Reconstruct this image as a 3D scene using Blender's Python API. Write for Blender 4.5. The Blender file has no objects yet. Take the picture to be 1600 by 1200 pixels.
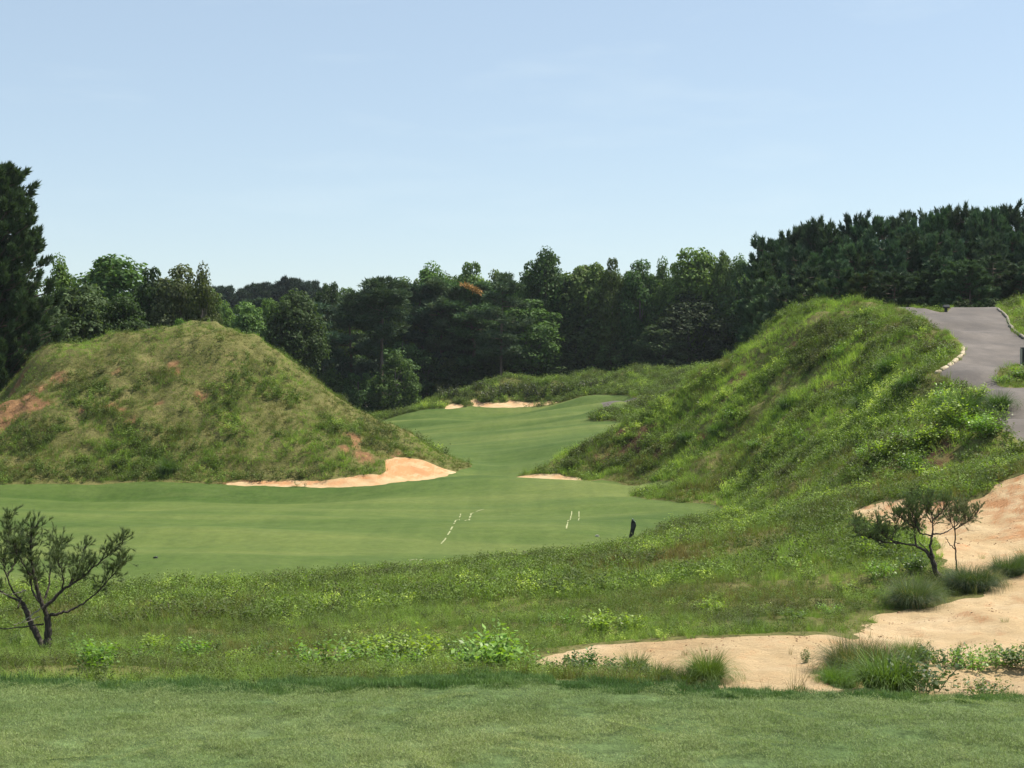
import bpy, math, random
import numpy as np
from mathutils import Vector

# ------------------------------------------------------------------ basics
F = 2311.0          # focal length in pixels of the 1600 px wide photograph
EYE = 1.65          # eye height over the tee
R = math.radians
scene = bpy.context.scene
COL = scene.collection
rng = np.random.default_rng(7)
random.seed(7)

def W(px, py, Y):
    return ((px - 800.0) / F * Y, Y, EYE + (600.0 - py) / F * Y)

def tag(o, label=None, cat=None, group=None, kind=None):
    if label: o['label'] = label
    if cat: o['category'] = cat
    if group: o['group'] = group
    if kind: o['kind'] = kind
    return o

def mesh_from(name, V, faces, mats=(), smooth=False, attrs=None, midx=None):
    """faces: list of int arrays (m,3) / (m,4)"""
    me = bpy.data.meshes.new(name)
    V = np.asarray(V, dtype=np.float32)
    faces = [np.asarray(f, dtype=np.int32) for f in faces if len(f)]
    me.vertices.add(len(V)); me.vertices.foreach_set('co', V.ravel())
    if faces:
        tot = np.concatenate([np.full(len(f), f.shape[1], np.int32) for f in faces])
        idx = np.concatenate([f.ravel() for f in faces])
        me.loops.add(len(idx)); me.loops.foreach_set('vertex_index', idx)
        me.polygons.add(len(tot))
        st = np.concatenate([[0], np.cumsum(tot)[:-1]]).astype(np.int32)
        me.polygons.foreach_set('loop_start', st)
        me.polygons.foreach_set('loop_total', tot)
        if midx is not None: me.polygons.foreach_set('material_index', np.asarray(midx, np.int32))
        me.polygons.foreach_set('use_smooth', np.full(len(tot), bool(smooth)))
    for m in mats: me.materials.append(m)
    if attrs:
        for k, a in attrs.items():
            a = np.asarray(a, np.float32)
            at = me.attributes.new(k, 'FLOAT_VECTOR' if a.ndim == 2 else 'FLOAT', 'POINT')
            at.data.foreach_set('vector' if a.ndim == 2 else 'value', a.ravel())
    me.update(calc_edges=True)
    return me

def link(name, me, parent=None, loc=None):
    o = bpy.data.objects.new(name, me); COL.objects.link(o)
    if parent is not None: o.parent = parent
    if loc is not None: o.location = loc
    return o

class MB:
    """collects triangles / quads into one mesh"""
    def __init__(s): s.V = []; s.F = {3: [], 4: []}; s.n = 0
    def add(s, V, f):
        V = np.asarray(V, float).reshape(-1, 3); f = np.asarray(f, int)
        if len(f): s.F[f.shape[1]].append(f + s.n)
        s.V.append(V); s.n += len(V)
    def mesh(s, name, mats=(), smooth=False):
        return mesh_from(name, np.concatenate(s.V), [np.concatenate(x) for x in s.F.values() if x], mats, smooth)

def tube(pts, rad, sides=6, cap=True):
    pts = np.asarray(pts, float); rad = np.asarray(rad, float); n = len(pts)
    tg = np.gradient(pts, axis=0); tg /= np.linalg.norm(tg, axis=1)[:, None] + 1e-9
    up = np.array([0.31, 0.9, 0.29]);
    a = np.cross(tg, up); a /= np.linalg.norm(a, axis=1)[:, None] + 1e-9
    b = np.cross(tg, a)
    th = np.linspace(0, 2*np.pi, sides, endpoint=False)
    V = (pts[:, None] + rad[:, None, None]*(np.cos(th)[None, :, None]*a[:, None] + np.sin(th)[None, :, None]*b[:, None])).reshape(-1, 3)
    i = np.arange(n-1)[:, None]*sides; j = np.arange(sides)[None]; k = (j+1) % sides
    f = np.stack([i+j, i+k, i+sides+k, i+sides+j], -1).reshape(-1, 4)
    return V, f

def box(cx, cy, cz, sx, sy, sz, bev=0.0):
    """bevelled box as vertices/faces (bevel on the four vertical edges and the rims)"""
    import bmesh
    bm = bmesh.new(); bmesh.ops.create_cube(bm, size=1)
    for v in bm.verts: v.co = (v.co.x*sx, v.co.y*sy, v.co.z*sz)
    if bev: bmesh.ops.bevel(bm, geom=bm.edges[:], offset=bev, segments=2, affect='EDGES')
    bmesh.ops.triangulate(bm, faces=bm.faces[:])
    bm.verts.index_update()
    V = np.array([v.co[:] for v in bm.verts]) + (cx, cy, cz)
    f = np.array([[v.index for v in x.verts] for x in bm.faces]); bm.free()
    return V, f

# ------------------------------------------------------------------ noise
def _h(ix, iy, seed):
    n = (ix.astype(np.int64)*374761393 + iy.astype(np.int64)*668265263 + seed*974634777) & 0xFFFFFFFF
    n = ((n ^ (n >> 13))*1274126177) & 0xFFFFFFFF
    return ((n ^ (n >> 16)) & 0xFFFF)/65535.0
def vn(x, y, seed=0):
    x = np.asarray(x, float); y = np.asarray(y, float)
    ix = np.floor(x); iy = np.floor(y); fx = x-ix; fy = y-iy
    fx = fx*fx*fx*(fx*(fx*6-15)+10); fy = fy*fy*fy*(fy*(fy*6-15)+10)
    a = _h(ix, iy, seed); b = _h(ix+1, iy, seed); c = _h(ix, iy+1, seed); d = _h(ix+1, iy+1, seed)
    return (a*(1-fx)+b*fx)*(1-fy) + (c*(1-fx)+d*fx)*fy
def fbm(x, y, s, oct=4, seed=0):
    v = 0; amp = .5; tot = 0
    for o in range(oct):
        v = v + amp*vn(np.asarray(x)/s + 17.3*o, np.asarray(y)/s - 9.1*o, seed+o); tot += amp; amp *= .5; s *= .5
    return v/tot
def sst(a, b, x):
    t = np.clip((x-a)/(b-a), 0, 1); return t*t*(3-2*t)

# ------------------------------------------------------------------ terrain heights
C = []
def c(*rows):
    for px, py, Y in rows: C.append(W(px, py, Y))
def cz(*rows):
    for X, Y, Z in rows: C.append((X, Y, EYE+Z))      # Z relative to the eye
# tee
for Y in (-12, -7, -2, 2, 5, 7.2):
    for t in (-3.2, -1.4, -.7, -.36, 0, .36, .7, 1.4, 3.2): cz((t*(Y+15), Y, -1.65))
for t in (-1.4, -.7, -.36, -.2, 0, .2, .36, .7, 1.4): cz((t*23.3, 8.6, -1.70), (t*24.5, 9.6, -1.98))
# bank under the tee
c((-400,1035,12),(0,1043,12),(400,1054,12),(800,1064,12),(1200,1078,12),(1600,1086,12),(2000,1092,12))
c((-400,1030,15),(0,1038,15),(400,1048,15),(800,1062,15),(1200,1074,15),(1600,1078,15),(2000,1080,15))
c((-400,1025,20),(0,1026,20),(400,1024,20),(800,1005,20),(1000,995,19.2),(1200,989,19),(1300,987,19.5),(1450,1000,20),(1600,998,20),(2000,985,20))
c((-400,1000,28),(0,1003,28),(400,988,28),(800,955,28),(1100,930,28),(1250,925,27.5),(1360,935,25.5),(1425,938,25),(1480,905,27.3),(1560,905,26.3),(1650,890,27),(2000,850,28))
c((1500,960,22.5),(1600,955,22.5),(1400,965,23),(1600,1030,18),(1450,1045,17.5))
c((-400,960,36),(0,952,36),(400,938,36),(800,903,36),(1050,885,37),(1200,865,37),(1320,822,37),(1340,800,38),(1500,840,32),(1600,850,31.5),(1480,790,36),(1520,780,35.5),(1600,742,35.5),(1700,735,35),(2000,715,36))
c((1600,790,33.5),(1560,752,36.5),(1560,800,34))
c((-400,912,46),(0,908,45.5),(200,905,45.8),(400,898,46.8),(600,885,49),(800,868,52),(900,857,54.5),(985,842,57.6),(1080,818,62),(1150,795,70))
c((1150,830,50),(1600,728,40),(1700,718,40))
# fairway floor
for Y in (52, 60, 70, 80, 88):
    for px in (-700, -350, 0, 300, 600):
        cz(((px-800)/F*Y, Y, -6.05))
for Y, ps in ((60,(850,960)),(68,(800,1000,1090)),(76,(750,900,1050)),(84,(700,850,960,1000))):
    for px in ps: cz(((px-800)/F*Y, Y, -6.05))
cz(((760-800)/F*92, 92, -6.0), ((720-800)/F*92, 92, -6.05), ((640-800)/F*91, 91, -6.1))
# left mound: foot, face, crest, back
c((-500,757,89),(-200,757,89),(0,757,89.2),(150,754,89.5),(300,754,89.6),(380,757,89.3),(470,759,89.3),(560,757,89.8),(650,749,93),(712,738,97),(736,727,101))
c((-300,700,92),(0,700,92.5),(120,690,93),(250,690,93),(380,690,93),(480,700,92.8),(560,712,92.5),(600,716,93.5),(640,713,95.5),(690,722,98))
c((0,650,95.5),(120,630,96),(250,620,96.5),(360,610,97),(450,630,96.5),(520,660,96),(580,688,96.5),(640,692,98))
c((60,585,100),(150,572,99.5),(260,553,99.8),(340,542,100.3),(400,565,99.5),(460,600,98.8),(520,635,98.5))
c((46,551,104),(72,545,104.3),(120,535,104.5),(160,526,104.5),(200,518,104.5),(235,510,104.5),(265,508,104.5),(310,507,104.5),(345,509,104.3),(390,520,104),(430,545,103.5),(480,580,103),(540,620,102.6),(590,652,102.3),(640,681,102),(690,708,101.5))
c((33,588,103.8),(20,620,103.5),(8,638,103),(-8,650,102),(-60,662,101),(-150,672,100),(-300,680,99),(-500,700,98))
c((60,572,108),(200,545,110),(340,522,110),(430,568,109),(540,642,108),(640,700,106.5))
for px, z in ((-500,-5.5),(-200,-5),(0,-4.8),(150,-4.4),(300,-4.2),(430,-4.8),(540,-5.2),(620,-5.2)): cz(((px-800)/F*120, 120, z))
# fairway through the gap and up to the far bunkers
c((735,722,106),(790,735,100),(840,722,104),(690,700,118),(760,698,118),(850,690,116),(910,690,110),(930,680,114))
c((660,682,138),(740,674,138),(840,668,138),(930,664,134),(960,664,128),(600,690,145))
c((600,668,160),(680,656,160),(760,654,160),(860,648,160),(940,640,155),(1000,636,148),(1040,628,140))
c((595,657,178),(625,649,178),(660,641,180),(700,638,181),(740,635,182),(800,635,182),(860,632,181),(910,624,177),(955,617,176),(1000,621,168),(1050,607,165))
c((670,631,186),(700,612,188),(740,607,189),(780,604,190),(830,603,190),(880,599,190),(930,595,190),(1000,591,188),(1060,584,184),(1110,570,178),(1200,560,170))
c((590,668,192),(640,655,197),(700,630,200),(800,620,203),(900,612,204),(1000,608,203),(1100,600,200))
# right mound: foot
c((870,752,90.5),(985,775,80.6))
c((800,748,93),(830,742,94),(860,736,94.5),(900,722,95),(940,704,95.5),(970,690,95.5))
# right mound: profiles from the foot up to the crest line
def column(px, *pp):
    for (p0, y0), (p1, y1) in zip(pp[:-1], pp[1:]):
        n = max(1, int(round(abs(p1-p0)/45.0))); z0 = (600-p0)/F*y0; z1 = (600-p1)/F*y1
        for k in range(n+1):
            if k == 0 and (p0, y0) != pp[0]: continue
            s = k/n; Y = y0+s*(y1-y0); cz(((px-800)/F*Y, Y, z0+s*(z1-z0)+.35*math.sin(s*math.pi)*(n > 2)))
    Y = pp[-1][1]; z = (600-pp[-1][0])/F*Y
    cz(((px-800)/F*(Y+3.5), Y+3.5, z-.25))
column(915, (752,90.4), (740,93), (697,98))
column(960, (752,90), (735,91.5), (678,98))
column(1005, (766,84), (748,89.5), (650,98))
column(1035, (780,77.5), (752,84.5), (690,92), (629,98))
column(1060, (786,75.5), (752,83), (690,91), (613,97.5))
column(1100, (790,73.5), (748,79.5), (680,88), (585,97))
column(1140, (794,71.5), (750,77), (680,85), (557,97))
column(1180, (800,66), (755,73), (690,81), (620,89), (529,97))
column(1210, (797,58), (750,68), (690,77), (615,87), (507,97))
column(1240, (795,51.5), (750,62), (690,73), (610,85), (488,97))
column(1270, (788,49), (740,60), (680,71), (600,83), (472,97))
column(1300, (780,47.5), (735,58), (670,70), (590,82), (468,97))
column(1340, (767,46), (720,56), (660,67), (580,79), (470,96))
column(1375, (760,44.5), (705,54), (650,64), (570,76), (475,95))
column(1410, (752,43.5), (695,52), (640,61.5), (560,73), (480,92))
column(1450, (745,43.5), (690,49), (640,56), (580,65), (514,78))
column(1490, (735,43), (690,47), (655,51), (607,57.5))
column(1535, (730,42.5), (670,48.8))
# cart path and the ground right of it
for Y in np.arange(44, 95.5, 3.5):
    z = -2.19 + .1438*(Y-44); py = 600 - F*z/Y
    left = np.interp(py, [478,486,498,512,528,545,562,580,606,632,660,690,715], [1425,1440,1458,1485,1502,1512,1508,1490,1525,1555,1566,1585,1605])
    for px in np.arange(left, 1870, 45): cz(((px-800)/F*Y, Y, z + .012*max(0, px-1600)*(Y > 60)))
c((1420,486,101),(1520,488,103),(1620,489,103),(1750,484,104))
# behind the right mound
cz((10.5,108,-5.0),(14,113,-4),(19,112,-2.5),(25,112,.2),(31,117,2.0),(40,117,2.4),(52,117,2.4))
cz((17,125,-3.5),(26,132,-1.5),(36,132,.3),(46,132,.8),(60,132,1),(24,152,-2),(44,162,-.5),(70,162,0))
# woods floor and far country
for X in (-150,-90,-50,-20,10,40,80,140):
    cz((X,225,-5.0+.012*max(X,0)),(X*1.3,300,-3.0))
for X in (-110,-75,-52): cz((X,130,-4.5),(X,160,-4.5))
cz((-30,150,-4.6),(-20,170,-4.6),(-14,190,-4.8))
for X in (-400,-200,0,200,400): cz((X,420,4.0),(X*2,900,0),(X*5,2200,-4),(X*9,4200,-6))
for Y, z in ((20,-3.2),(36,-3.0),(60,-4.5),(90,-5)): cz((-1.0*(Y+15),Y,z-1.5),(-2.2*(Y+15),Y,z-1.5))
for Y, z in ((20,-2.6),(36,-1.0),(60,1.2),(90,1.6),(120,0)): cz((.75*(Y+15),Y,z),(1.4*(Y+15),Y,z),(2.4*(Y+15),Y,z))

C = np.array(C)
def warp(X, Y):
    X = np.asarray(X, float); Y = np.asarray(Y, float)
    return X/(Y+15.0), np.log((Y+15.0)/15.0)
_cu, _cv = warp(C[:,0], C[:,1])
_n = len(C); CC = 0.022
_D = np.sqrt((_cu[:,None]-_cu)**2 + (_cv[:,None]-_cv)**2 + CC*CC)
_P = np.stack([np.ones(_n), _cu, _cv], 1)
_A = np.zeros((_n+3, _n+3)); _A[:_n,:_n] = -_D + np.eye(_n)*0.0012; _A[:_n,_n:] = _P; _A[_n:,:_n] = _P.T
_sol = np.linalg.solve(_A, np.concatenate([C[:,2], np.zeros(3)]))
_w, _b = _sol[:_n], _sol[_n:]
def base_h(X, Y):
    X = np.asarray(X, float); sh = X.shape
    u, v = warp(X, Y); u = u.ravel(); v = v.ravel(); out = np.empty(len(u))
    for s in range(0, len(u), 40000):
        uu = u[s:s+40000]; vv = v[s:s+40000]
        d = np.sqrt((uu[:,None]-_cu)**2 + (vv[:,None]-_cv)**2 + CC*CC)
        out[s:s+40000] = -d@_w + _b[0] + _b[1]*uu + _b[2]*vv
    return out.reshape(sh)

HFUN = base_h
_YS = np.exp(np.linspace(math.log(4.0), math.log(260.0), 2600))
def G(px, py, near=0.0):
    """the point of the ground that the photograph shows at a pixel"""
    X = (px-800.0)/F*_YS; z = EYE + (600.0-py)/F*_YS
    d = z - HFUN(X, _YS)
    ok = (_YS > near)
    k = np.where((d[:-1] >= 0) & (d[1:] < 0) & ok[1:])[0]
    if len(k):
        k = k[0]; t = d[k]/(d[k]-d[k+1]); y = _YS[k]*(1-t) + _YS[k+1]*t
    else:
        dd = np.where(ok, d/_YS, 1e9); y = _YS[np.argmin(dd)]
    return ((px-800.0)/F*y, y)

def poly(*pts):
    """('w', X, Y) stays; (px, py[, near]) is looked up on the ground"""
    out = []
    for p in pts:
        out.append((p[1], p[2]) if p[0] == 'w' else G(*p))
    return np.array(out)
def smooth_poly(P, n=4):
    """Catmull-Rom through the corners"""
    out = []; m = len(P)
    for i in range(m):
        a, b, c_, d = P[i-1], P[i], P[(i+1) % m], P[(i+2) % m]
        for k in range(n):
            t = k/n
            out.append(.5*((2*b)+(-a+c_)*t+(2*a-5*b+4*c_-d)*t*t+(-a+3*b-3*c_+d)*t**3))
    return np.array(out)
def sdist(P, X, Y):
    """signed distance, negative inside"""
    X = np.asarray(X, float).ravel(); Y = np.asarray(Y, float).ravel()
    lo = P.min(0)-8; hi = P.max(0)+8
    out = np.full(len(X), 8.0)
    m = (X > lo[0]) & (X < hi[0]) & (Y > lo[1]) & (Y < hi[1])
    x = X[m]; y = Y[m]
    if len(x) == 0: return out
    d = np.full(len(x), 1e9); ins = np.zeros(len(x), bool)
    for i in range(len(P)):
        ax, ay = P[i-1]; bx, by = P[i]
        ex, ey = bx-ax, by-ay; L = ex*ex+ey*ey+1e-12
        t = np.clip(((x-ax)*ex+(y-ay)*ey)/L, 0, 1)
        d = np.minimum(d, (x-ax-t*ex)**2+(y-ay-t*ey)**2)
        cr = ((ay > y) != (by > y))
        xx = (bx-ax)*(y-ay)/((by-ay) if abs(by-ay) > 1e-12 else 1e-12)+ax
        ins ^= cr & (x < xx)
    d = np.sqrt(d); out[m] = np.where(ins, -d, d)
    return out

# ------------------------------------------------------------------ outlines of the surfaces
wp = lambda px, Y: ('w', (px-800.0)/F*Y, Y)
P_fair = smooth_poly(poly(
    wp(-1200,44), wp(-300,45), (-60,922),(60,920),(200,917),(300,913),(400,909),(500,903),(600,894),(700,886),(800,877),(880,869),(945,859),(990,849),
    (1030,827),(1080,814),(1120,804),(1142,796),(1125,790),(1060,785),(1000,778),(984,773),(1012,767),(1058,758),(1045,752),(960,752),
    (905,753),(870,753.5),(830,751.5),(795,749),(815,742),wp(850,96.5),wp(878,100),wp(905,104),wp(925,108),wp(950,112),wp(965,120),
    wp(975,127),(960,658,110),(935,658,110),(918,653,110),(945,646,110),(985,637,110),(1000,626,110),(985,619,110),(960,617,110),(930,617,110),(900,622,110),
    (865,632,110),(800,635,110),(740,634,110),(715,637,110),(690,638,110),(662,640,110),wp(630,181),wp(590,184),wp(555,180),wp(560,165),wp(585,150),wp(600,135),
    wp(635,122),wp(675,113),wp(705,107),wp(738,101.5),wp(718,97.8),wp(700,95.6),(650,750),(600,756),(540,760),(450,760),(360,757),(200,754),(0,757),wp(-200,89.5),wp(-600,89),wp(-1200,88)), 3)
P_bunkL = smooth_poly(poly((356,756.5),(385,752),(420,749),(450,751),(480,749),(520,750),(545,744),(585,740),(603,737),(600,722),(615,714),(645,714),(668,721),(690,731),(712,738),(690,744.5),(650,750.5),(600,756.5),(540,760.5),(450,760.5),(400,758.5)), 3)
P_bunkR = smooth_poly(poly((794,749),(812,744),(832,740),(855,739),(880,742),(905,746),(912,752),(890,754),(860,754),(830,752)), 3)
P_far1 = smooth_poly(poly((694,638,150),(700,633,150),(712,631,150),(724,632,150),(722,636,150),(705,638.5,150)), 2)
P_far2 = smooth_poly(poly((736,634.5,150),(740,630,150),(735,626,150),(745,624,150),(752,628,150),(790,629,150),(797,624,150),(806,628,150),(862,627,150),(866,630.5,150),(840,634,150),(800,636,150),(760,636,150)), 2)
P_sand = smooth_poly(poly((836,1042),(840,1029),(900,1010),(960,1002),(1040,997),(1120,993),(1200,991),(1290,989),(1335,992),(1352,978),(1375,962),(1410,956),(1450,945),(1500,935),(1540,930),(1500,905),(1478,885),(1470,858),(1450,835),(1400,822),(1350,812),(1328,800),(1350,789),(1420,781),(1480,784),(1530,776),(1555,756),(1590,741),(1640,728),
    (1800,700),(2100,690),wp(2300,33),wp(2300,16),(1800,1088),(1600,1087),(1440,1090),(1300,1088),(1200,1086),(1120,1082),(1060,1074),(960,1062),(880,1054)), 3)
P_path = smooth_poly(poly((1395,477,60),(1425,488),(1452,502),(1482,519),(1499,532),(1507,548),(1500,562),(1468,583),(1494,601),(1538,622),(1549,638),(1553,660),(1572,678),(1610,694),(1700,705),wp(2000,47),wp(2000,57),(1720,604),(1600,605),(1562,603),(1556,590),(1568,574),(1600,566),(1720,560),wp(1800,68),(1700,545),(1600,529),(1581,516),(1575,498),(1562,484),wp(1556,96),wp(1562,108),wp(1500,108),wp(1490,95.5),(1478,487),(1445,481),wp(1425,93),wp(1440,106),wp(1395,106),wp(1390,94)), 3)
P_path2 = smooth_poly(poly((934,637,120),(948,631,120),(975,625,120),(1010,619,120),wp(1050,146),wp(1060,150),(1012,624,120),(985,631,120),(960,637,120),(942,640,120)), 2)
P_moundL = np.array([((px-800)/F*Y, Y) for px, Y in ((-200,89.3),(0,89.5),(200,89.8),(350,89.6),(470,89.4),(560,90),(650,93.2),(712,97.2),(738,101.3),(705,107),(640,112),(560,118),(430,121),(300,121),(150,121),(0,120),(-200,118))])
P_moundR = np.array([((px-800)/F*Y, Y) for px, Y in ((800,93.3),(870,90.8),(950,90.2),(1040,90),(1000,82),(985,80.5),(1060,75.5),(1130,72),(1160,66),(1250,54),(1330,48.5),(1420,45),(1530,43.5),(1600,42.5),(1720,46),(1720,74),(1650,97),(1560,112),(1300,113),(1120,116),(1000,115),(940,110),(900,104),(850,97))])

# bare soil on the mounds and in the rough: (px, py, half width m, half height m)
SOIL = [(28,628,1.7,.9),(4,648,1.2,.8),(553,690,1.0,.8),(566,704,.7,.5),(546,682,.7,.4),(90,580,.35,.25),(98,588,.25,.2),(12,622,.9,.5),(40,612,.7,.5),(18,645,.9,.5),(52,632,.6,.4),(70,600,.5,.3),(30,590,.5,.3),
        (205,655,.3,.2),(190,640,.25,.15),(268,562,.3,.2),(276,576,.28,.15),(315,612,.28,.2),(330,562,.2,.15),(175,632,.35,.2),(185,578,.3,.2),(245,622,.3,.2),(130,640,.3,.2),(540,700,.3,.25),
        (1022,858,.3,.25),(1156,840,.3,.25),(1085,682,.6,.25),(630,712,.7,.4),(390,755,1.0,.25),(440,754,.8,.2)]
DARKS = [(958,688,.9,.3),(985,694,1.4,.6),(1005,706,1.1,.5),(1055,689,1.5,.32),(985,719,1.2,.28),(1030,684,.8,.3),(1130,598,1.2,.35),(1205,566,1.0,.3),(1240,632,1.2,.25),(1395,732,1.4,.35),(1440,722,1.0,.3)]  # undercut ledges of the right mound: bare soil with their shade painted in
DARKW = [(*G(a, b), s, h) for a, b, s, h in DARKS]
SOILW = [(*G(a, b), s, h) for a, b, s, h in SOIL]
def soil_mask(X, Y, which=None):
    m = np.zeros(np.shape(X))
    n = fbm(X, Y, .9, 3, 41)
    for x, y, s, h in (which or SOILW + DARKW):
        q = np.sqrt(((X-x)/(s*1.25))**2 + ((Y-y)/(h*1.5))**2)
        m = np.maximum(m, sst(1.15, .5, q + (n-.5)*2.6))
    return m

_SAND = (P_bunkL, P_bunkR, P_far1, P_far2, P_sand)
def height(X, Y):
    X = np.asarray(X, float); Y = np.asarray(Y, float); sh = X.shape
    X = X.ravel(); Y = Y.ravel()
    z = base_h(X, Y)
    df = sdist(P_fair, X, Y)
    fw = sst(0, -3, df)
    roll = (fbm(X*0.42+3, Y+.25*X, 10.0, 2, 5)-.5)*2.3 + (fbm(X*.4, Y, 4.5, 2, 9)-.5)*.55
    z += fw*roll*np.interp(Y, [86, 96, 122, 140], [.62, .22, .3, 1.1])
    ds = np.minimum.reduce([sdist(p, X, Y) for p in _SAND]); dp = np.minimum(sdist(P_path, X, Y), sdist(P_path2, X, Y))
    tee = sst(8.7, 10.5, Y)
    hill = np.maximum(sst(2, -3, sdist(P_moundL, X, Y)), sst(2, -3, sdist(P_moundR, X, Y)))
    rough = tee*sst(0, 1.2, df)*sst(0.0, .9, dp)*sst(-.2, .8, ds)
    z += rough*((fbm(X, Y, 2.2, 3, 21)-.5)*(.30+np.where(X > 0, .9, .6)*hill) + hill*(fbm(X, Y, 5.5, 2, 23)-.5)*np.where(X > 0, 1.1, .45) + hill*(fbm(X, Y, .9, 2, 25)-.5)*.35 - .22*hill)
    z += rough*sst(182, 187, Y)*sst(205, 196, Y)*(fbm(X, Y, 5.5, 2, 27)-.42)*2.6
    z += sst(.3, -.6, ds)*((fbm(X, Y, 1.5, 3, 31)-.5)*.26 + (fbm(X, Y, .45, 3, 33)-.5)*.11 - .06)
    z -= sst(.35, -.1, dp)*.03
    return z.reshape(sh)

HFUN = height
# ------------------------------------------------------------------ the ground sheet, cut along the outlines
def clip(V, T, f):
    s = f < 0
    k = s[T].sum(1)
    Tin, Tout = [T[k == 3]], [T[k == 0]]
    mix = T[(k == 1) | (k == 2)]; km = k[(k == 1) | (k == 2)]
    if len(mix):
        odd = (s[mix] == (km == 1)[:, None])
        r = np.argmax(odd, 1); ar = np.arange(len(mix))
        a = mix[ar, r]; b = mix[ar, (r+1) % 3]; d = mix[ar, (r+2) % 3]
        n0 = len(V)
        e = np.concatenate([np.stack([a, b], 1), np.stack([a, d], 1)]); e.sort(1)
        ue, inv = np.unique(e, axis=0, return_inverse=True); inv = inv.ravel()
        t = f[ue[:,0]]/(f[ue[:,0]]-f[ue[:,1]])
        V = np.concatenate([V, V[ue[:,0]]*(1-t)[:,None] + V[ue[:,1]]*t[:,None]])
        p = n0+inv[:len(a)]; q = n0+inv[len(a):]
        t1 = np.stack([a, p, q], 1); t2 = np.concatenate([np.stack([p, b, d], 1), np.stack([p, d, q], 1)])
        one = km == 1; two = np.concatenate([one, one])
        Tin += [t1[one], t2[~two]]; Tout += [t1[~one], t2[two]]
    return V, np.concatenate(Tin), np.concatenate(Tout)

rows = np.concatenate([[-12,-9,-6,-3,0,2,3.5,4.6], np.exp(np.linspace(math.log(5.3+15), math.log(245+15), 1050))-15, 245+np.geomspace(3, 4300, 46)])
tan = np.concatenate([-np.geomspace(3.2, .53, 34), np.linspace(-.5, .5, 760), np.geomspace(.53, 3.2, 34)])
YY, TT = np.meshgrid(rows, tan, indexing='ij'); XX = TT*(YY+15)
ZZ = height(XX, YY)
V = np.stack([XX, YY, ZZ], -1).reshape(-1, 3)
ny, nx = XX.shape
i = (np.arange(ny-1)[:,None]*nx + np.arange(nx-1)[None]).ravel()
q0 = np.stack([i, i+1, i+nx+1], 1); q1 = np.stack([i, i+nx+1, i+nx], 1)
T = np.concatenate([q0, q1])
def wob(amp, s, seed): return (fbm(V[:,0], V[:,1], s, 3, seed)-.5)*2*amp
TEE_EDGE = lambda X: 8.03 - .083*X + .025*np.sin(X*1.3) + .012*np.sin(X*3.1+1)
PIECES = {}
f = V[:,1] - TEE_EDGE(V[:,0]);                                   V, PIECES['tee'], T = clip(V, T, f)
f = V[:,1] - TEE_EDGE(V[:,0]) - .42 + .10*V[:,0]*.5 - wob(.06,.5,3);     V, PIECES['fringe'], T = clip(V, T, f)
for nm, P, amp, s in (('path',P_path,.06,1.5),('path2',P_path2,.25,2),('bunkL',P_bunkL,.28,.9),('bunkR',P_bunkR,.25,.9),('far1',P_far1,.3,1.2),('far2',P_far2,.35,1.2),('sand',P_sand,.22,.7),('fair',P_fair,.16,.8)):
    f = sdist(P, V[:,0], V[:,1]) + wob(amp, s, 50);              V, PIECES[nm], T = clip(V, T, f)
for nm, P in (('moundL',P_moundL),('moundR',P_moundR)):
    f = sdist(P, V[:,0], V[:,1]) + wob(.4, 2, 60);               V, PIECES[nm], T = clip(V, T, f)
f = 118 + 6*np.sin(V[:,0]*.05) - V[:,1] + 95*sst(-46, -12, V[:,0])*sst(40, 8, V[:,0])
V, PIECES['wood'], T = clip(V, T, f)
PIECES['rough'] = T
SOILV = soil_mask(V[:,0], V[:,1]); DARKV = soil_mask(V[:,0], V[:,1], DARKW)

# ------------------------------------------------------------------ materials
def new_mat(name):
    m = bpy.data.materials.new(name); m.use_nodes = True; nt = m.node_tree
    return m, nt, nt.nodes['Principled BSDF']
def ramp(nt, fac, stops):
    r = nt.nodes.new('ShaderNodeValToRGB'); e = r.color_ramp.elements
    while len(e) < len(stops): e.new(.5)
    for x, (p, cl) in zip(e, stops): x.position = p; x.color = (*cl, 1)
    nt.links.new(fac, r.inputs[0]); return r.outputs[0]
def noise(nt, scale, detail=4, rough=.55, stretch=None, coord='Object'):
    tc = nt.nodes.new('ShaderNodeTexCoord'); n = nt.nodes.new('ShaderNodeTexNoise')
    n.inputs['Scale'].default_value = scale; n.inputs['Detail'].default_value = detail; n.inputs['Roughness'].default_value = rough
    v = tc.outputs[coord]
    if stretch:
        mp = nt.nodes.new('ShaderNodeMapping'); mp.inputs['Scale'].default_value = stretch[:3]
        if len(stretch) > 3: mp.inputs['Rotation'].default_value = (0, 0, stretch[3])
        nt.links.new(v, mp.inputs[0]); v = mp.outputs[0]
    nt.links.new(v, n.inputs['Vector']); return n.outputs['Fac']
def mix(nt, fac, a, b, mode='MIX'):
    m = nt.nodes.new('ShaderNodeMix'); m.data_type = 'RGBA'; m.blend_type = mode
    for s, v in ((m.inputs['Factor'], fac), (m.inputs['A'], a), (m.inputs['B'], b)):
        if hasattr(v, 'node'): nt.links.new(v, s)
        else: s.default_value = v if isinstance(v, (int, float)) else (*v, 1)
    return m.outputs['Result']
def math_(nt, op, a, b=0.0):
    m = nt.nodes.new('ShaderNodeMath'); m.operation = op
    for s, v in ((m.inputs[0], a), (m.inputs[1], b)):
        if hasattr(v, 'node'): nt.links.new(v, s)
        else: s.default_value = v
    return m.outputs[0]
def bump(nt, bs, h, strength, dist):
    b = nt.nodes.new('ShaderNodeBump'); b.inputs['Strength'].default_value = strength; b.inputs['Distance'].default_value = dist
    nt.links.new(h, b.inputs['Height']); nt.links.new(b.outputs[0], bs.inputs['Normal'])
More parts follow.
